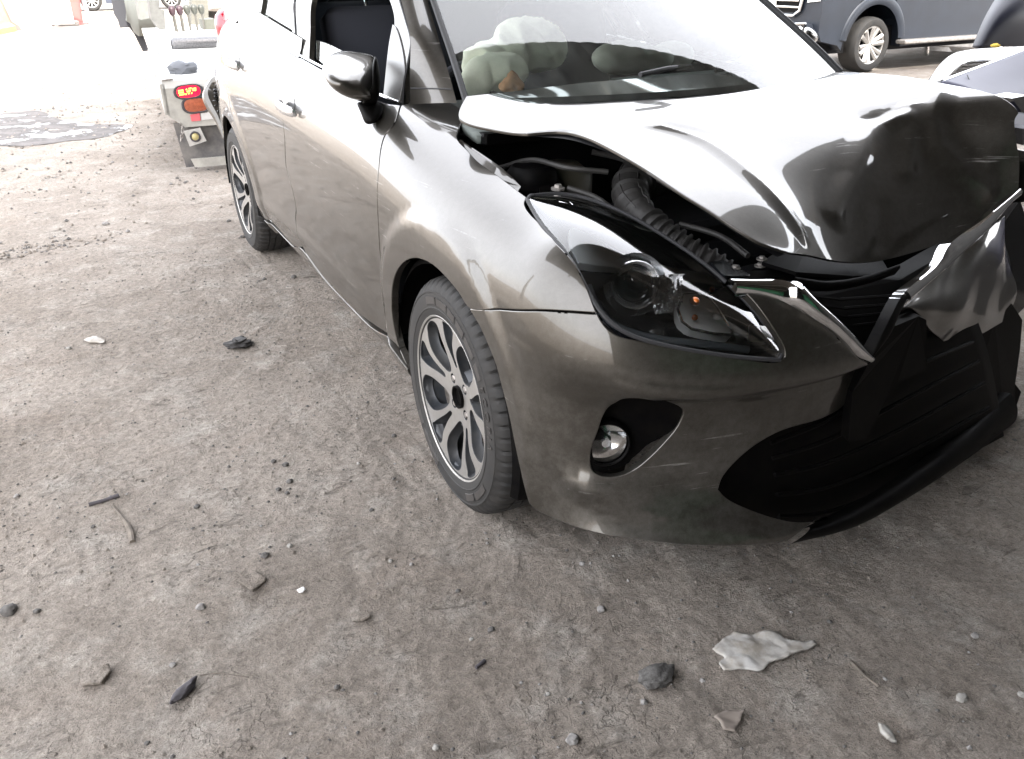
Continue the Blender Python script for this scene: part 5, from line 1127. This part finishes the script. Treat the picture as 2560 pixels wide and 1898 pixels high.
MB().box(tuple(at(80, 69, z=.04)), (.9, .5, .08), bev=.02).build('white_slab', M['white'], None); tag(bpy.data.objects['white_slab'], 'small white slab on the ground at the foot of the hoarding', 'slab')
PT = empty('plant_pot', tuple(at(192, 61, z=0)), label='tall red plastic pot with a bushy green plant', cat='plant pot')
MB().lathe([(.0001, 0), (.30, 0), (.30, .03), (.17, .05), (.20, .5), (.27, .95), (.30, .98), (.25, 1.0), (.22, .9), (.0001, .9)], 24).build('pot', M['orange'], PT, True, 40)
rs = random.Random(3); b = MB()
for i in range(420):
    a = rs.uniform(0, 6.28); r_ = rs.uniform(0, .55); z = 1.0+rs.uniform(0, 1.0); c = Vector((r_*math.cos(a), r_*math.sin(a), z)); d_ = Vector((rs.uniform(-1, 1), rs.uniform(-1, 1), rs.uniform(-.5, 1))).normalized(); e_ = d_.orthogonal().normalized()
    b.add([c-e_*.03, c+d_*.1, c+e_*.03, c-d_*.08], [(0, 1, 2, 3)])
b.build('foliage', mat('green_leaf', (.06, .10, .05), .6), PT)
p0 = at(226, 60, z=0); p1 = at(203, -20, y=p0[1]+.1); tag(MB().tube([p0, p1], .06, 10).build('leaning_pole', mat('grey_pole', (.22, .22, .24), .5), None, True), 'grey pole leaning beside the red plant pot', 'pole')
# distant dark car by its wheel
def simple_wheel(name, c, r_, w_, axis, parent, nsp=10, mt=None, mrim=None, twin=False, spw=.10):
    Wh = empty(name, tuple(c), parent=parent); Wh.rotation_euler = (0, 0, 0 if axis == 'x' else R(90))
    MB().lathe([(r_*.68, -w_*.5), (r_*.74, -w_*.53), (r_*.9, -w_*.52), (r_*.98, -w_*.38), (r_, -w_*.2), (r_, w_*.2), (r_*.98, w_*.4), (r_*.7, w_*.5)], 48, 'x').build('tyre', M['rubber'] if mt is None else mt, Wh, True, 30)
    MB().lathe([(r_*.70, -w_*.40), (r_*.69, -w_*.47), (r_*.63, -w_*.46), (r_*.61, -w_*.30), (r_*.60, w_*.3)], 48, 'x').build('rim', mrim or M['alloy'], Wh, True, 30)
    MB().lathe([(.0001, -w_*.15), (r_*.61, -w_*.15)], 32, 'x').build('brake_back', M['dark'], Wh)
    for k in range(nsp):
        a = 2*math.pi*(k+(.22 if twin and k % 2 else 0))/nsp
        pts = [(-w_*.33, 0, r_*.10), (-w_*.36, 0, r_*.3), (-w_*.44, 0, r_*.64)]; q = [(x_, z_*math.sin(a), z_*math.cos(a)) for x_, y_, z_ in pts]; MB().tube(q, [r_*spw*.55, r_*spw*.6, r_*spw*.75], 6).build('spoke', mrim or M['alloy'], Wh, True, 40)
    MB().lathe([(.0001, -w_*.40), (r_*.10, -w_*.38), (r_*.15, -w_*.30), (r_*.15, -w_*.2)], 20, 'x').build('hub', mrim or M['alloy'], Wh, True, 40)
    return Wh
FC = empty('parked_car', label='dark parked car far away behind the pole, with a silver many-spoked wheel', cat='car', group='cars parked in the yard')
fcx = at(233, 28, z=0); M['navy'] = mat('dark_blue_grey_paint', (.045, .055, .085), .3, .4, coat=1.)
simple_wheel('wheel', (fcx[0], fcx[1], .36), .36, .24, 'y', FC, 10)
simple_wheel('wheel', (fcx[0]+2.7, fcx[1], .36), .36, .24, 'y', FC, 10)
body = [(-1.0, .28), (-.48, .24), (-.42, .55), (-.2, .74), (.2, .74), (.42, .55), (.48, .24), (2.2, .24), (2.3, .55), (2.5, .74), (2.9, .74), (3.1, .55), (3.2, .25), (3.6, .4), (3.6, 1.0), (2.9, 1.1), (2.2, 1.5), (.9, 1.5), (.3, 1.05), (-.8, .9), (-1.0, .6)]
MB().prism(body, 1.7, lambda a, b_, c: (fcx[0]+a, fcx[1]-.08+c, b_)).build('body', M['navy'], FC)
MB().prism([(.45, 1.05), (.95, 1.42), (2.15, 1.42), (2.7, 1.08)], .02, lambda a, b_, c: (fcx[0]+a, fcx[1]-.10+c, b_)).build('side_window', M['tint'], FC)
# ------------------------------------------------------------ dark SUV, upper right
SV = empty('parked_suv', label='dark blue-grey off-road car with chrome grille and twelve-spoke wheel beyond the hood', cat='car', group='cars parked in the yard')
M['slate'] = mat('slate_blue_paint', (.010, .014, .022), .5, .3, coat=.15, noise_amt=.15, noise_scale=5)
wc = at(2163, 112, y=6.35); WR = wc[2] if .3 < wc[2] < .5 else .40
X0, Y0 = wc[0], 6.25
simple_wheel('wheel', (X0, Y0+.14, WR), WR, .28, 'y', SV, 12, twin=True, spw=.13)
simple_wheel('wheel', (X0+2.8, Y0+.14, WR), WR, .28, 'y', SV, 12)
A_ = [(r_, z_) for r_, z_ in ((-.55, .30), (-.50, .62), (-.32, .86), (0, .95), (.32, .86), (.50, .62), (.54, .30))]
side = [(-.98, .52), (-.92, .42), (-.62, .36)]+A_+[(2.2, .34), (2.3, .6), (2.5, .85), (2.8, .93), (3.1, .85), (3.35, .6), (3.4, .4), (4.0, .5), (4.05, 1.2), (3.9, 1.85), (1.3, 1.85), (.5, 1.25), (-.85, 1.12), (-.98, .9)]
sb = MB().prism(side, 1.86, lambda a, b_, c: (X0+a, Y0+.0+c, b_)).build('body', M['slate'], SV)
MB().lathe([(.48, 0), (.56, -.03), (.60, 0)], 30, 'y', (X0, Y0, WR), R(8), R(172)).build('arch_trim', M['slate'], SV, True, 60)
MB().box((X0+1.4, Y0-.07, .36), (1.9, .16, .05), bev=.015).build('side_step', M['steel'], SV)
MB().box((X0-.3, Y0+.9, .75), (1.2, 1.0, .5)).build('engine_well', M['dark'], SV)
MB().box((X0+1.5, Y0+.95, .40), (4.6, 1.6, .30)).build('underbody', M['dark'], SV)
fx = X0-.985
slab([(fx-.05, Y0+.02, .44), (fx-.05, Y0+1.84, .44), (fx-.10, Y0+1.7, .62), (fx-.10, Y0+.12, .62)], (.12, 0, 0), 'front_bumper', M['slate'], SV)
slab([(fx-.015, Y0+.34, .74), (fx-.015, Y0+1.52, .74), (fx-.015, Y0+1.60, 1.10), (fx-.015, Y0+.26, 1.10)], (.04, 0, 0), 'grille', M['black'], SV)
MB().tube([(fx-.03, Y0+.25, 1.12), (fx-.03, Y0+.33, .76), (fx-.03, Y0+.42, .70), (fx-.03, Y0+1.44, .70), (fx-.03, Y0+1.53, .76), (fx-.03, Y0+1.61, 1.12)], .018, 8).build('grille_frame', M['chrome'], SV, True)
for k in range(4): MB().tube([(fx-.02, Y0+.36, .80+k*.075), (fx-.02, Y0+1.50, .80+k*.075)], .012, 6).build('grille_bar', M['chrome'], SV, True)
slab([(fx-.025, Y0+.04, .88), (fx-.025, Y0+.22, .86), (fx-.025, Y0+.20, 1.06), (fx+.0, Y0+.03, 1.06)], (.03, 0, 0), 'headlamp', M['cover'], SV)
slab([(fx-.11, Y0+.12, .50), (fx-.11, Y0+.36, .48), (fx-.11, Y0+.38, .60), (fx-.11, Y0+.14, .62)], (.03, 0, 0), 'fog_lamp_surround', M['gloss_black'], SV)
MB().lathe([(.0001, -.02), (.04, -.018), (.05, 0)], 20, 'x', (fx-.12, Y0+.20, .55)).build('fog_lamp', M['silver'], SV, True)
MB().tube([(fx-.12, Y0+.11, .63), (fx-.12, Y0+.38, .61)], .010, 6).build('fog_lamp_trim', M['chrome'], SV, True)
MB().prism([(.55, 1.28), (1.3, 1.78), (3.7, 1.78), (3.8, 1.28)], .02, lambda a, b_, c: (X0+a, Y0-.03+c, b_)).build('side_window', M['tint'], SV)
slab([(fx-.02, Y0+.75, .80), (fx-.02, Y0+1.15, .80), (fx-.02, Y0+1.15, .98), (fx-.02, Y0+.75, .98)], (-.015, 0, 0), 'number_plate', M['white'], SV)
# ------------------------------------------------------------ white pickup tail, white car, lilac car, dark panel
PKU = empty('white_pickup', label='white pickup with a battered chrome step bumper, right of the dark off-road car', cat='pickup', group='cars parked in the yard')
yp = 7.2
def box_px(name, pts, y, dep, m_, par): return slab([at(a, b, y=y) for a, b in pts], (0, dep, 0), name, m_, par)
box_px('body', [(2328, -60), (2600, -60), (2600, 45), (2312, 41), (2330, 32)], yp, 1.6, M['white'], PKU)
box_px('tailgate_handle', [(2345, 15), (2400, 17), (2418, 23), (2470, 22), (2470, 27), (2410, 28), (2347, 24)], yp-.02, .05, mat('grey_handle_trim', (.35, .36, .38), .4), PKU)
box_px('upper_bumper', [(2308, 42), (2470, 46), (2468, 58), (2302, 56)], yp-.12, .2, M['steel'], PKU)
M['dullc'] = mat('dull_chrome', (.5, .5, .5), .3, .9, noise_amt=.2, noise_scale=12)
box_px('bumper_step', [(2303, 58), (2466, 58), (2460, 66), (2300, 66)], yp-.2, .2, M['dullc'], PKU)
box_px('lower_bumper', [(2298, 74), (2455, 72), (2450, 82), (2295, 83)], yp-.22, .22, M['dullc'], PKU)
box_px('chassis', [(2325, 86), (2440, 84), (2440, 104), (2325, 104)], yp+.3, .8, M['dark'], PKU)
for a_x in (2368, 2412): box_px('tow_bracket', [(a_x, 92), (a_x+16, 92), (a_x+14, 106), (a_x-3, 105)], yp-.1, .05, M['steel'], PKU)
box_px('tow_bar', [(2322, 102), (2435, 108), (2430, 118), (2322, 114)], yp-.2, .06, M['dullc'], PKU); box_px('tow_bar', [(2322, 118), (2372, 118), (2380, 130), (2322, 126)], yp-.2, .06, M['dullc'], PKU)
MB().tube([at(2319, 86, y=yp-.3), at(2318, 110, y=yp-.3), at(2316, 138, y=yp-.3)], .03, 8).build('prop_stand', M['chrome'], PKU, True)
for dx in (0, 1.4): MB().lathe([(.2, -.1), (.36, -.1), (.38, 0), (.36, .1), (.2, .1)], 30, 'x').build('wheel', M['rubber'], PKU, True, 40, loc=(float(at(2400, 120, y=yp+.8)[0])+dx, yp+1.1, .38))
WC = empty('white_car', label='white car nose with dark slatted air intake behind the lilac fender', cat='car', group='cars parked in the yard')
wcn = [[(2322, 204, 1.05), (2337, 178, 1.15), (2352, 157, 1.3), (2382, 132, 1.6), (2410, 127, 1.9)], [(2335, 206, 1.0), (2355, 178, 1.1), (2370, 160, 1.25), (2400, 135, 1.5), (2440, 122, 1.9)], [(2352, 204, .98), (2372, 172, 1.08), (2392, 153, 1.2), (2450, 140, 1.5), (2500, 119, 1.9)], [(2366, 196, 1.0), (2390, 166, 1.12), (2420, 152, 1.3), (2520, 145, 1.5), (2600, 114, 1.9)]]
WCS = Surf(pxy(wcn), None, .25)
if WCS.N(np.array(1.5), np.array(2.))[2] < 0: WCS.sg = -1.
grid_surf('bumper', WCS, M['white'], WC, 24, 30, thick=.03)
box_px('air_intake', [(2345, 204), (2370, 172), (2392, 157), (2480, 152), (2500, 160), (2420, 185), (2362, 204)], 1.25, .06, M['gloss_black'], WC)
for k in range(4): MB().tube([at(2385-k*9, 164+k*9, y=1.2), at(2460-k*16, 160+k*8, y=1.2)], .006, 6).build('intake_slat', M['silver'], WC, True)
MB().box((4.9, 1.1, .38), (1.6, 1.1, .4), bev=.15).build('body', M['white'], WC, True, 50)
LC = empty('lilac_car', label='pale lilac-silver car fender close beside the crumpled hood at the right edge', cat='car', group='cars parked in the yard')
M['lilac'] = mat('pale_lilac_paint', (.09, .09, .135), .6, .1, coat=.1, noise_amt=.05, noise_scale=4)
lcn = [[(2352, 204, .42), (2440, 172, .50), (2520, 142, .58), (2600, 110, .66)], [(2400, 215, .35), (2470, 190, .42), (2560, 165, .5), (2660, 130, .6)], [(2450, 232, .28), (2510, 220, .34), (2600, 200, .42), (2700, 180, .5)], [(2490, 262, .20), (2555, 252, .24), (2640, 240, .3), (2740, 230, .4)], [(2500, 340, .16), (2570, 330, .2), (2650, 320, .25), (2750, 310, .3)]]
LCS = Surf(pxy(lcn), None, .25)
if LCS.N(np.array(1.5), np.array(1.5))[2] < 0: LCS.sg = -1.
grid_surf('fender', LCS, M['lilac'], LC, 24, 24, thick=.01)
MB().tube([at(2356, 202, y=.43), at(2440, 171, y=.51), at(2520, 141, y=.59), at(2600, 109, y=.67)], .006, 8).build('chrome_trim', M['chrome'], LC, True)
MB().tube([at(2418, 188, y=.43), at(2424, 202, y=.4), at(2428, 216, y=.36)], .0018, 6).build('panel_seam', M['seal'], LC, True)
MB().box((2.9, -.1, .45), (1.2, .9, .5), bev=.15).build('body', M['lilac'], LC, True, 50)
box_px('dark_rear_lamp', [(2530, 246), (2570, 238), (2600, 262), (2600, 292), (2556, 282)], .10, .08, M['gloss_black'], LC)
box_px('dark_bumper_insert', [(2556, 322), (2600, 318), (2600, 372), (2556, 362)], .05, .08, M['gloss_black'], LC)
DP = [[(2430, 118, 2.6), (2445, 80, 2.62), (2462, 40, 2.65), (2490, -5, 2.7), (2520, -60, 2.8)], [(2448, 119, 2.5), (2462, 80, 2.5), (2480, 35, 2.52), (2505, -5, 2.58), (2535, -60, 2.7)], [(2490, 117, 2.48), (2500, 80, 2.45), (2515, 35, 2.45), (2530, -5, 2.5), (2560, -60, 2.6)], [(2560, 116, 2.45), (2565, 80, 2.42), (2570, 35, 2.4), (2580, -5, 2.45), (2600, -60, 2.55)], [(2680, 116, 2.5), (2680, 80, 2.48), (2680, 35, 2.45), (2680, -5, 2.5), (2680, -60, 2.6)]]
DPS = Surf(pxy(DP), None, .25)
if DPS.N(np.array(2.), np.array(2.))[1] > 0: DPS.sg = -1.
o = grid_surf('dark_body_panel', DPS, mat('blue_black_plastic', (.006, .007, .016), .5), None, 24, 24, thick=.04); tag(o, 'blue-black curved body panel standing upright at the top right corner', 'car panel')
lump('yellow_rag', at(2488, 114, y=2.42), (.035, .03, .014), mat('mustard_cloth', (.5, .36, .06), .9), 5, label='small mustard-yellow scrap below the blue-black panel', cat='scrap')
# ------------------------------------------------------------ puddle and litter on the ground
def ground_sheet(name, pts, mat_, off, smooth_=True, h=.06):
    L_ = smooth_loop(np.array([at(a, b, z=0)[:2] for a, b in pts]), (), True, 6)
    lo_, hi_ = L_.min(0), L_.max(0); gx, gy = np.meshgrid(np.arange(lo_[0], hi_[0], h), np.arange(lo_[1], hi_[1], h)); G = np.stack([gx.ravel(), gy.ravel()], 1); G = G[in_poly(G, L_)]; G = G[seg_dist(G, L_) > h*.4]
    r_ = delaunay_2d_cdt([Vector(p) for p in np.concatenate([L_, G])], [(i, (i+1) % len(L_)) for i in range(len(L_))], [], 0, 1e-7)
    P_ = np.array([tuple(p) for p in r_[0]]); T = [f for f in r_[2] if in_poly(P_[list(f)].mean(0)[None], L_)[0]]
    return P_, T, L_
pm, pnt, pb_ = nodes('oily_wet_mud'); n, l = pnt.nodes, pnt.links; tc = n.new('ShaderNodeTexCoord')
t = n.new('ShaderNodeTexNoise'); t.inputs['Scale'].default_value = 2.6; t.inputs['Detail'].default_value = 8; t.inputs['Roughness'].default_value = .7; l.new(tc.outputs['Object'], t.inputs[0])
mr = n.new('ShaderNodeMapRange'); mr.inputs[1].default_value = .53; mr.inputs[2].default_value = .58; mr.inputs[3].default_value = .65; mr.inputs[4].default_value = .04; l.new(t.outputs[0], mr.inputs[0]); l.new(mr.outputs[0], pb_.inputs['Roughness'])
rp = n.new('ShaderNodeValToRGB'); rp.color_ramp.elements[0].color = (.13, .12, .115, 1); rp.color_ramp.elements[1].color = (.05, .047, .045, 1); rp.color_ramp.elements[0].position = .4; rp.color_ramp.elements[1].position = .6; l.new(t.outputs[0], rp.inputs[0]); l.new(rp.outputs[0], pb_.inputs['Base Color']); sp3 = n.new('ShaderNodeMapRange'); sp3.inputs[1].default_value = .53; sp3.inputs[2].default_value = .58; sp3.inputs[3].default_value = .04; sp3.inputs[4].default_value = .5; l.new(t.outputs[0], sp3.inputs[0]); l.new(sp3.outputs[0], pb_.inputs['Specular IOR Level'])
t2 = n.new('ShaderNodeTexNoise'); t2.inputs['Scale'].default_value = 30; t2.inputs['Detail'].default_value = 6; l.new(tc.outputs['Object'], t2.inputs[0]); bp = n.new('ShaderNodeBump'); bp.inputs['Strength'].default_value = .3; bp.inputs['Distance'].default_value = .01; l.new(t2.outputs[0], bp.inputs['Height']); l.new(bp.outputs[0], pb_.inputs['Normal'])
P_, T, L_ = ground_sheet('p', [(-80, 300), (0, 286), (90, 278), (150, 300), (210, 310), (330, 314), (300, 330), (250, 345), (150, 356), (80, 366), (0, 366), (-80, 350)], pm, 0)
tag(mesh_obj('puddle', [(p[0], p[1], gh(p[0], p[1])+.004) for p in P_], T, pm, None, True), kind='structure')

stone_m = [mat('grey_stone', (.22, .21, .20), .85, noise_amt=.3, noise_scale=60), mat('dark_stone', (.09, .085, .08), .85, noise_amt=.3, noise_scale=60), mat('pale_stone', (.26, .25, .23), .85, noise_amt=.2, noise_scale=60)]
def stone(px, py, wpx, mi, lab, flat=.7, seed=0, name='stone', cat='stone'):
    p = gp(px, py); d_ = np.linalg.norm(p-CP); r_ = .82*wpx*d_/FPX/2
    return lump(name, (p[0], p[1], p[2]+r_*flat*.45), (r_, r_*.85, r_*flat), stone_m[mi], seed, 3, .3, label=lab, cat=cat, group='loose stones on the dirt')
ST = [(503, 1522, 26, 0, 'round grey-topped pebble standing alone on the dirt, left of the white scrap'), (24, 1529, 40, 1, 'dark pebble at the left edge of the photo'), (93, 1530, 18, 1, 'small dark pebble just right of the pebble at the left edge'),
      (433, 1667, 18, 0, 'round grey pebble above the broken crust flakes'), (663, 1394, 24, 1, 'dark nugget lying between the white scrap and the car wheel'), (725, 1210, 20, 1, 'dark round stone left of the front wheel, lowest of a cluster'), (714, 1166, 20, 1, 'dark stone at the top of the cluster left of the front wheel'),
      (684, 1158, 15, 1, 'brownish stone beside the cluster left of the front wheel'), (697, 1230, 15, 1, 'small stone at the lower left of the cluster by the front wheel'), (719, 1240, 14, 1, 'small dark stone right below the cluster by the front wheel'), (929, 1277, 15, 1, 'lone dark stone between the cluster and the front tyre'),
      (897, 1165, 13, 2, 'pale-topped stone left of the front tyre'), (985, 1092, 15, 1, 'black stone nearest the front tyre sidewall'), (493, 1269, 18, 1, 'dark stone right of the two black sticks'), (735, 697, 16, 1, 'dark pebble beside the tread print, left of the sill'), (661, 699, 14, 1, 'dark pebble left of the tread print, near the rear wheel'),
      (843, 1722, 18, 1, 'black nugget right of the dry grass stem'), (367, 1854, 14, 1, 'small dark pebble near the lower left of the dirt'), (725, 1369, 16, 2, 'pale stone with dark underside below the stone cluster'), (977, 1404, 13, 2, 'tiny pale stone left of the shoe print'),
      (1029, 1413, 13, 0, 'brown grain beside the tiny pale stone'), (1145, 1480, 16, 1, 'black nugget left of the shoe print'), (1228, 1573, 22, 1, 'dark pebble with a pale cap left of the asphalt lump'), (1212, 1511, 14, 1, 'small dark pebble above the pale-capped pebble'), (1178, 1597, 13, 2, 'white-sided chip below the pale-capped pebble'),
      (1455, 1408, 18, 0, 'rounded brown pebble near the bumper shadow'), (1503, 1526, 26, 0, 'cracked brown clod above the asphalt lump'), (1432, 1848, 38, 0, 'blue-grey pebble at the bottom of the photo'), (1091, 1873, 22, 2, 'pale pebble at the bottom edge, left of the blue-grey one'), (1610, 1757, 22, 0, 'pebble below the black asphalt lump'),
      (1370, 1734, 14, 2, 'small white pebble between the blue-grey pebble and the asphalt lump'), (1303, 1706, 12, 0, 'little brown pebble left of the small white one'), (2402, 1753, 30, 2, 'pale rounded pebble at the lower right'), (2436, 1595, 20, 0, 'brown pebble right of the large pale flake'), (2552, 1742, 20, 2, 'pale pebble at the right edge of the photo'),
      (42, 1243, 15, 0, 'little grey pebble far left, level with the sticks'), (233, 1319, 12, 1, 'tiny dark pebble below the black stick'), (173, 873, 14, 2, 'white round pebble far left in the dirt'), (265, 562, 18, 0, 'flat grey stone upper left in the dirt'), (572, 555, 12, 1, 'small black crumb left of the rear wheel'), (607, 593, 14, 1, 'small stone touching the rear tyre')]
for i, (px_, py_, w_, mi, lab) in enumerate(ST): stone(px_, py_, w_, mi, lab, seed=i)
M['flake'] = mat('dry_pale_flake', (.44, .43, .41), .85, col2=(.25, .225, .19), noise_scale=22, bump=.4, bump_scale=80)
def flake(name, pts, th, m_, lab, cat, bulge=.01, seed=1):
    L_ = np.array([gp(a, b)[:2] for a, b in pts]); h_ = .006; lo_, hi_ = L_.min(0), L_.max(0); L_ = resample(L_, .006); L_ = L_+.0012*np.array([[mnoise.noise(Vector((p[0]*150, p[1]*150, seed))), mnoise.noise(Vector((p[1]*150, p[0]*150, seed)))] for p in L_])
    gx, gy = np.meshgrid(np.arange(lo_[0], hi_[0], h_), np.arange(lo_[1], hi_[1], h_)); G = np.stack([gx.ravel(), gy.ravel()], 1); G = G[in_poly(G, L_)]; G = G[seg_dist(G, L_) > h_*.4]
    r_ = delaunay_2d_cdt([Vector(p) for p in np.concatenate([L_, G])], [(i, (i+1) % len(L_)) for i in range(len(L_))], [], 0, 1e-7); P_ = np.array([tuple(p) for p in r_[0]]); T = [f for f in r_[2] if in_poly(P_[list(f)].mean(0)[None], L_)[0]]
    z = np.array([gh(p[0], p[1])+th+.004+bulge*abs(mnoise.noise(Vector((p[0]*18, p[1]*18, seed))))+.003*mnoise.noise(Vector((p[0]*70, p[1]*70, seed))) for p in P_])
    v = [(p[0], p[1], q) for p, q in zip(P_, z)]; o = mesh_obj(name, v, T, m_, None, True); md = o.modifiers.new('t', 'SOLIDIFY'); md.thickness = th; md.offset = -1
    tag(o, lab, cat); return o
c2s = lambda L_, ox, oy, s: [(ox+a/s, oy+b/s) for a, b in L_]
flake('paint_flake', c2s([(350, 745), (430, 765), (520, 750), (640, 742), (665, 780), (720, 800), (800, 800), (870, 795), (885, 815), (830, 850), (720, 885), (690, 910), (580, 940), (540, 985), (500, 998), (430, 985), (280, 990), (250, 945), (285, 910), (210, 860), (240, 825), (300, 775)], 1700, 1300, 2.5907), .004, M['flake'], 'large torn white flake of bumper filler on the ground below the car', 'flake', .005)
lump('asphalt_lump', gp(1640, 1700)+np.array([0, 0, .012]), (.040, .026, .019), mat('coarse_black_asphalt', (.045, .043, .04), .95, col2=(.11, .105, .10), noise_scale=140, bump=1, bump_scale=250), 11, 4, .28, label='coarse black lump of asphalt between the bumper and the photo bottom', cat='asphalt lump')
flake('metal_flake', c2s([(220, 1290), (300, 1240), (380, 1250), (418, 1243), (390, 1310), (355, 1390), (280, 1380), (250, 1320)], 1700, 1300, 2.5907), .004, mat('dirt_coated_plate', (.2, .17, .145), .85), 'dirt-coated triangular plate near the bottom, below the large white flake', 'plate', .004)
flake('white_scrap', [(743, 1481), (760, 1475), (765, 1481), (758, 1487), (748, 1488)], .002, mat('bright_white_plastic', (.9, .9, .9), .4), 'tiny bright white plastic scrap on bare dirt', 'scrap', .002)
flake('crust_slab', [(596, 1462), (640, 1438), (670, 1458), (632, 1486)], .005, M['dirt'], 'square slab of dried mud crust left of the white scrap', 'crust', .003)
flake('crust_slab', [(878, 1545), (925, 1538), (928, 1548), (905, 1556), (880, 1556)], .004, M['dirt'], 'small pale crust slab right of the white scrap', 'crust', .003)
flake('crust_slab', [(200, 1705), (240, 1690), (275, 1670), (280, 1685), (255, 1715), (205, 1718)], .007, M['dirt'], 'layered broken crust at the lower left of the photo', 'crust', .006)
flake('pale_leaf', [(210, 855), (235, 846), (265, 856), (262, 862), (225, 862)], .003, M['flake'], 'pale flat flake beside a white pebble at the far left', 'flake', .004)
flake('bone_chip', [(2190, 1826), (2215, 1835), (2230, 1850), (2238, 1866), (2215, 1860), (2200, 1845)], .008, M['flake'], 'curled cream chip at the lower right of the dirt', 'chip', .01)
def stick(name, pts, r_, m_, lab, cat):
    P_ = smooth_loop([gp(a, b)+np.array([0, 0, r_[0]*.7]) for a, b in pts], (), False, 5); o = MB().tube(P_, np.interp(np.arange(len(P_)), np.linspace(0, len(P_)-1, len(r_)), r_), 8).build(name, m_, None, True); tag(o, lab, cat)
M['twig'] = mat('blackened_stick', (.05, .045, .05), .8, noise_amt=.3, noise_scale=50); M['twig2'] = mat('dusty_brown_twig', (.13, .11, .09), .85, noise_amt=.3, noise_scale=50)
stick('black_stick', [(224, 1268), (262, 1258), (300, 1248)], [.006, .005, .006], M['twig'], 'straight black stick lying on the left dirt', 'stick')
stick('bent_twig', [(282, 1268), (305, 1295), (325, 1325), (332, 1357)], [.002, .005, .008, .0075], M['twig2'], 'bent grey twig below the straight black stick', 'twig')
stick('grass_stem', [(500, 1688), (545, 1683), (590, 1690), (622, 1695)], [.0012, .001, .0012], M['twig2'], 'thin dry grass stem near the broken crust', 'grass stem')
stick('short_stick', [(1190, 1671), (1212, 1652)], [.004, .0045], M['twig'], 'short dark stick right of the black nugget, above the pale patch', 'stick')
stick('long_splinter', [(2128, 1662), (2165, 1700), (2195, 1725)], [.003, .002, .003], M['twig2'], 'brown splinter right of the large white flake', 'splinter')
lump('bark_piece', gp(460, 1734)+np.array([0, 0, .008]), (.034, .012, .010), M['twig'], 2, 3, .3, label='dark piece of bark beside the crust flakes at lower left', cat='bark').rotation_euler = (0, 0, .7)
lump('charred_lump', gp(596, 864)+np.array([0, 0, .012]), (.045, .030, .018), mat('charred_black', (.02, .018, .017), .7), 9, 4, .7, label='shiny charred lump in the dirt halfway between the two wheels', cat='lump')
# countless small gravel and crumbs
rs = np.random.RandomState(5); V_, F_, MI = [], [], []
ico = [Vector(p) for p in ((0, 0, 1), (.9, 0, .2), (.25, .85, .1), (-.75, .5, .15), (-.7, -.55, .1), (.3, -.85, .15), (0, 0, -.6))]
IF = [(0, 1, 2), (0, 2, 3), (0, 3, 4), (0, 4, 5), (0, 5, 1), (6, 2, 1), (6, 3, 2), (6, 4, 3), (6, 5, 4), (6, 1, 5)]
cnt = 0
for i in range(60000):
    if i < 48000: y = rs.uniform(-1.45, 3.2); x = rs.uniform(-3.2, .9)
    else: y = rs.uniform(3, 11); x = rs.uniform(-4.5, 1)
    k = mnoise.noise(Vector((x*1.5, y*1.5, 9)))+.5*mnoise.noise(Vector((x*5, y*5, 2)))
    if rs.rand() > .42+1.0*k: continue
    r_ = .0014+.0040*rs.rand()**3+(.004*rs.rand() if rs.rand() < .06 else 0)
    if y > 3: r_ = .004+.012*rs.rand()**3
    z = gh(x, y); s = rs.uniform(.7, 1.3, 3); a = rs.uniform(0, 6.28); ca, sa = math.cos(a), math.sin(a); b0 = len(V_)
    for p in ico: q = (p.x*r_*s[0], p.y*r_*s[1], p.z*r_*s[2]*.75); V_.append((x+q[0]*ca-q[1]*sa, y+q[0]*sa+q[1]*ca, z+q[2]+r_*.2))
    F_ += [(b0+f[0], b0+f[1], b0+f[2]) for f in IF]; MI += [int(rs.choice([0, 1, 1, 1, 3, 3, 3, 3, 3]))]*10
o = mesh_obj('gravel', V_, F_, stone_m+[M['dirt']], None, True, sharp=30); o.data.polygons.foreach_set('material_index', MI); tag(o, 'fine gravel and crumbs scattered over the dirt', kind='stuff')
